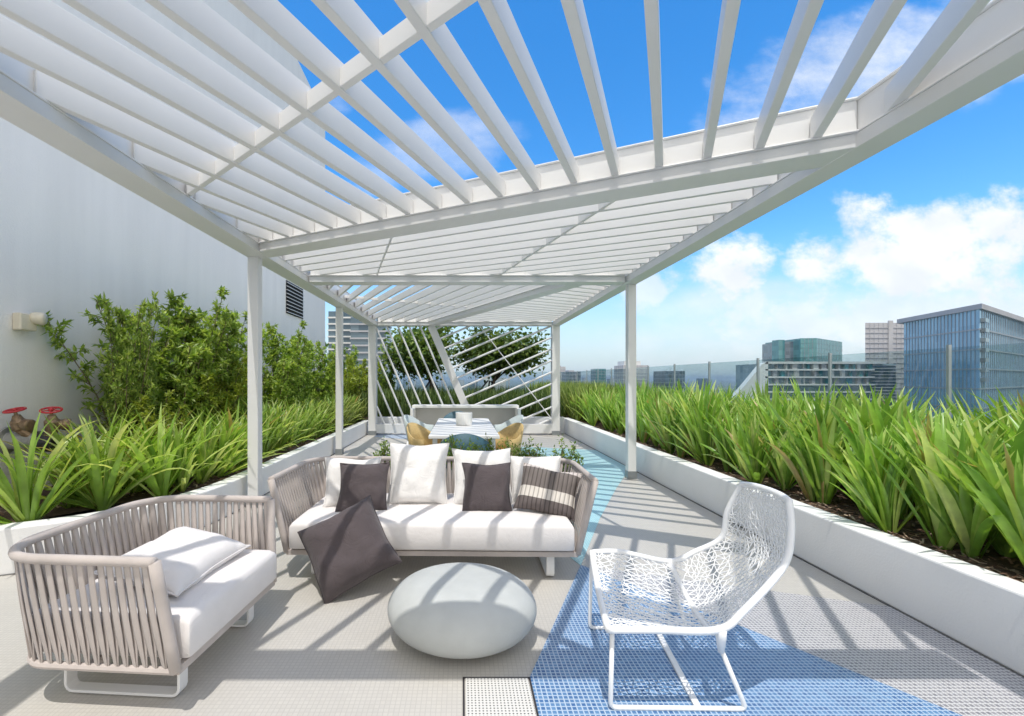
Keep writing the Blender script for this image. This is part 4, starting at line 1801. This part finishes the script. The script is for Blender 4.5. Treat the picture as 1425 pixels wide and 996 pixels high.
def tower(name, label, p0, p1, ytop, D, mat, fh=4, bay=4, band=None, depth=25, group=None, grid=True, cap=None):
    t_ = thing(name, label, 'building', ((p0 + p1) / 2 / 1 * 0 + (p0 + p1 - 2 * CX) / 2 / F * D, D + depth / 2, GZ), 0, group)
    x0_, x1_ = (p0 - CX) / F * D, (p1 - CX) / F * D
    zt_ = EYE + (CY - ytop) / F * D
    q = MB()
    q.box(x0_, x1_, D, D + depth, GZ, zt_)
    q.build('body', mat, t_)
    if grid:
        a_, b_ = MB(), MB()
        wallgrid(a_, b_, (x0_, D), (x1_, D), -30, zt_, fh, bay, .3, .5, .25)
        wallgrid(a_, b_, (x1_, D), (x1_, D + depth), -30, zt_, fh, bay, .3, .5, .25)
        wallgrid(a_, b_, (x0_, D + depth), (x0_, D), -30, zt_, fh, bay, .3, .5, .25)
        a_.build('floor_bands', band or M['bgrey'], t_)
        b_.build('mullions', band or M['bgrey'], t_)
    if cap:
        q = MB()
        q.box(x0_ + (x1_ - x0_) * cap[0], x0_ + (x1_ - x0_) * cap[1], D + 3, D + depth - 3, zt_, zt_ + cap[2] / F * D)
        q.build('plant_room', band or M['bgrey'], t_)
    return t_


tower('high_rise', 'slim grey high rise seen behind the right pergola column', 867, 902, 508, 430, M['bgrey'], 3.4, 5, M['bwhite'], cap=(.1, .75, 6))
tower('high_rise', 'small teal glass block right of the far right column', 829, 843, 513, 640, M['tealglass'], 4, 4)
tower('high_rise', 'grey blue block beside the far right column', 788, 808, 517, 560, M['darkglass'], 4, 4, cap=(.2, .6, 2))
tower('high_rise', 'pale narrow tower against the far right column', 776, 787, 510, 600, M['bbeige'], 4, 4, cap=(.1, .5, 1.5))
tower('high_rise', 'open framed dark building under construction, beyond the railing', 926, 953, 516, 400, M['darkglass'], 3.5, 3, M['bframe'])
tower('high_rise', 'dark banded tower behind the white wall edge and left columns', 457, 500, 433, 150, M['darkglass'], 2.1, 30, M['bwhite'], depth=12)
tower('high_rise', 'grey blue banded tower with chamfered side between the left columns', 488, 537, 441, 140, M['darkglass'], 2.2, 30, M['bgrey'], depth=10)
rg = random.Random(21)
for i in range(46):
    D = rg.uniform(700, 2600)
    px_ = rg.uniform(520, 1300)
    w_ = rg.uniform(5, 18) * 900 / D
    yt = CY + 42 / F * 0 - rg.uniform(-8, 4) * 900 / D
    tower('city_block', 'small hazy city block on the far skyline', px_, px_ + w_, yt, D, [M['bwhite'], M['bgrey'], M['bbeige'], M['darkglass']][rg.randrange(4)], 4, 6, grid=False, depth=30, group='small blocks on the far skyline')

# ------------------------------------------------------------------ the air
hm = bpy.data.materials.new('air')
hm.use_nodes = True
hn = hm.node_tree
hn.nodes.remove(hn.nodes['Principled BSDF'])
pv = N(hn, 'ShaderNodeVolumePrincipled')
pv.inputs['Color'].default_value = (.86, .93, 1, 1)
pv.inputs['Density'].default_value = .00022
pv.inputs['Anisotropy'].default_value = .3
hn.links.new(pv.outputs[0], hn.nodes['Material Output'].inputs['Volume'])
mb = MB()
mb.box(-15000, 15000, -15000, 15000, -43, 45)
tag(mb.build('haze', hm), kind='stuff')

# ------------------------------------------------------------------ camera, light, sky
cam = bpy.data.cameras.new('camera')
co = bpy.data.objects.new('camera', cam)
COL.objects.link(co)
co.location = (0, 0, EYE)
co.rotation_euler = (R(90), 0, 0)
cam.sensor_width = 36
cam.lens = F / 1425 * 36
cam.shift_x = (712.5 - CX) / 1425
cam.shift_y = (CY - 498) / 1425
cam.clip_end = 40000
cam.clip_start = .05
scene.camera = co

LD = Vector((.215, .98, -2.95)).normalized()
sun = bpy.data.lights.new('sun', 'SUN')
sun.energy = 2.75
sun.angle = R(.53)
sun.color = (1, .965, .91)
so_ = bpy.data.objects.new('sun', sun)
COL.objects.link(so_)
so_.rotation_euler = LD.to_track_quat('-Z', 'Y').to_euler()
so_.location = (0, -5, 20)

w = bpy.data.worlds.new('World')
scene.world = w
w.use_nodes = True
nt = w.node_tree
bgn = nt.nodes['Background']
sky = N(nt, 'ShaderNodeTexSky', sky_type='NISHITA')
sky.sun_disc = False
sky.sun_elevation = math.asin(-LD.z)
sky.sun_rotation = math.atan2(-LD.x, -LD.y) % (2 * math.pi)
sky.altitude = 50
sky.air_density = 1.0
sky.dust_density = .6
sky.ozone_density = 2.2
bgn.inputs['Strength'].default_value = .15
tc = N(nt, 'ShaderNodeTexCoord')


def math_(op, a, b_=None, c=None, clamp=False):
    n_ = N(nt, 'ShaderNodeMath', operation=op, use_clamp=clamp)
    for i_, q in enumerate((a, b_, c)):
        if q is None:
            continue
        if isinstance(q, (int, float)):
            n_.inputs[i_].default_value = q
        else:
            nt.links.new(q, n_.inputs[i_])
    return n_.outputs[0]


sp = N(nt, 'ShaderNodeSeparateXYZ')
nt.links.new(tc.outputs['Generated'], sp.inputs[0])
ysafe = math_('MAXIMUM', sp.outputs['Y'], .05)
U = math_('DIVIDE', sp.outputs['X'], ysafe)
V = math_('DIVIDE', sp.outputs['Z'], ysafe)


def fbm(scale, detail, sx=1, sy=1, rough=.55, seed=0.0):
    cb = N(nt, 'ShaderNodeCombineXYZ')
    nt.links.new(math_('MULTIPLY', U, sx), cb.inputs[0])
    nt.links.new(math_('MULTIPLY', V, sy), cb.inputs[1])
    cb.inputs[2].default_value = seed
    nz_ = N(nt, 'ShaderNodeTexNoise')
    nz_.inputs['Scale'].default_value = scale
    nz_.inputs['Detail'].default_value = detail
    nz_.inputs['Roughness'].default_value = rough
    nt.links.new(cb.outputs[0], nz_.inputs['Vector'])
    return nz_.outputs['Fac']


def blob(u0, v0, ru, rv, rot=0.0):
    c_, s_ = math.cos(R(rot)), math.sin(R(rot))
    du_ = math_('SUBTRACT', U, u0)
    dv_ = math_('SUBTRACT', V, v0)
    a_ = math_('DIVIDE', math_('ADD', math_('MULTIPLY', du_, c_), math_('MULTIPLY', dv_, s_)), ru)
    b_ = math_('DIVIDE', math_('SUBTRACT', math_('MULTIPLY', dv_, c_), math_('MULTIPLY', du_, s_)), rv)
    r2 = math_('ADD', math_('MULTIPLY', a_, a_), math_('MULTIPLY', b_, b_))
    return math_('SUBTRACT', 1, math_('MINIMUM', r2, 4))


def smooth(x, lo, hi):
    mr_ = N(nt, 'ShaderNodeMapRange', interpolation_type='SMOOTHSTEP')
    mr_.inputs['From Min'].default_value = lo
    mr_.inputs['From Max'].default_value = hi
    nt.links.new(x, mr_.inputs['Value'])
    return mr_.outputs[0]


n1 = fbm(5.5, 11, 1, 1.25, .63)
n2 = fbm(3.2, 8, 1, 1.6, .6, 4.2)
cl = None
for (u0, v0, ru, rv, rot, gain, seed) in ((1.04, .27, .36, .14, 4, 1.0, 0), (.575, .24, .13, .075, 10, 1.0, 0), (.40, .19, .06, .05, 0, .7, 0),
                                      (1.0, .72, .60, .15, 27, .92, 1), (-.06, .50, .17, .085, 20, .55, 1), (1.0, .15, .55, .10, 0, .7, 0), (.62, .16, .3, .06, 0, .6, 1), (-.28, .62, .05, .05, 0, .5, 1),
                                      (.9, .10, .7, .10, 3, .7, 1)):
    nz_ = n1 if seed == 0 else n2
    val = math_('ADD', math_('MULTIPLY', blob(u0, v0, ru, rv, rot), .42), math_('MULTIPLY', math_('SUBTRACT', nz_, .5), 2.1))
    dens = math_('MULTIPLY', smooth(val, -.06, .40) if seed == 0 else smooth(val, -.1, .7), gain)
    cl = dens if cl is None else math_('MAXIMUM', cl, dens)
mixn = N(nt, 'ShaderNodeMix', data_type='RGBA')
sat = N(nt, 'ShaderNodeHueSaturation')
sat.inputs['Saturation'].default_value = 1.4
sat.inputs['Value'].default_value = 1.6
nt.links.new(sky.outputs[0], sat.inputs['Color'])
nt.links.new(cl, mixn.inputs['Factor'])
nt.links.new(sat.outputs[0], mixn.inputs['A'])
# cloud brightness: white tops, slightly greyer undersides
shade = smooth(fbm(6, 4, 1, 1.3, .5, 9.0), .3, .75)
cm = N(nt, 'ShaderNodeMix', data_type='RGBA')
cm.inputs['A'].default_value = (5.4, 5.75, 6.2, 1)
cm.inputs['B'].default_value = (6.9, 6.95, 7.0, 1)
nt.links.new(shade, cm.inputs['Factor'])
nt.links.new(cm.outputs['Result'], mixn.inputs['B'])
# pale band of air towards the horizon
hz = N(nt, 'ShaderNodeMix', data_type='RGBA')
elev = math_('ABSOLUTE', sp.outputs['Z'])
hzf = math_('MULTIPLY', math_('SUBTRACT', 1, smooth(elev, .0, .27)), .9)
nt.links.new(hzf, hz.inputs['Factor'])
nt.links.new(sat.outputs[0], hz.inputs['A'])
hz.inputs['B'].default_value = (3.8, 4.65, 5.1, 1)
nt.links.new(hz.outputs['Result'], mixn.inputs['A'])
# unseen broken cloud added behind the viewer, bright so it acts as fill light
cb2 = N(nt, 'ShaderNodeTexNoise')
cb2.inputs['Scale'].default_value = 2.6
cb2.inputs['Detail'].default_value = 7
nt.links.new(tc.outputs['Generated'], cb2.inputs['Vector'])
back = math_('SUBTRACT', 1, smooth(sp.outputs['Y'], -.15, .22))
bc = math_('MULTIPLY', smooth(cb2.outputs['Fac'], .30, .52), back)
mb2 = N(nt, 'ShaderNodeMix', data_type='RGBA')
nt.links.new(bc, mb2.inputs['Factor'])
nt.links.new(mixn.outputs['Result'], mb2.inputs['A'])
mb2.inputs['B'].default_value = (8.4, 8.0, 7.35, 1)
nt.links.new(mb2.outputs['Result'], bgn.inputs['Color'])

scene.view_settings.view_transform = 'Standard'
scene.view_settings.look = 'None'
scene.view_settings.gamma = 1
scene.view_settings.exposure = 0.16
scene.render.film_transparent = False
scene.cycles.max_bounces = 8
scene.cycles.diffuse_bounces = 4
scene.cycles.transparent_max_bounces = 16
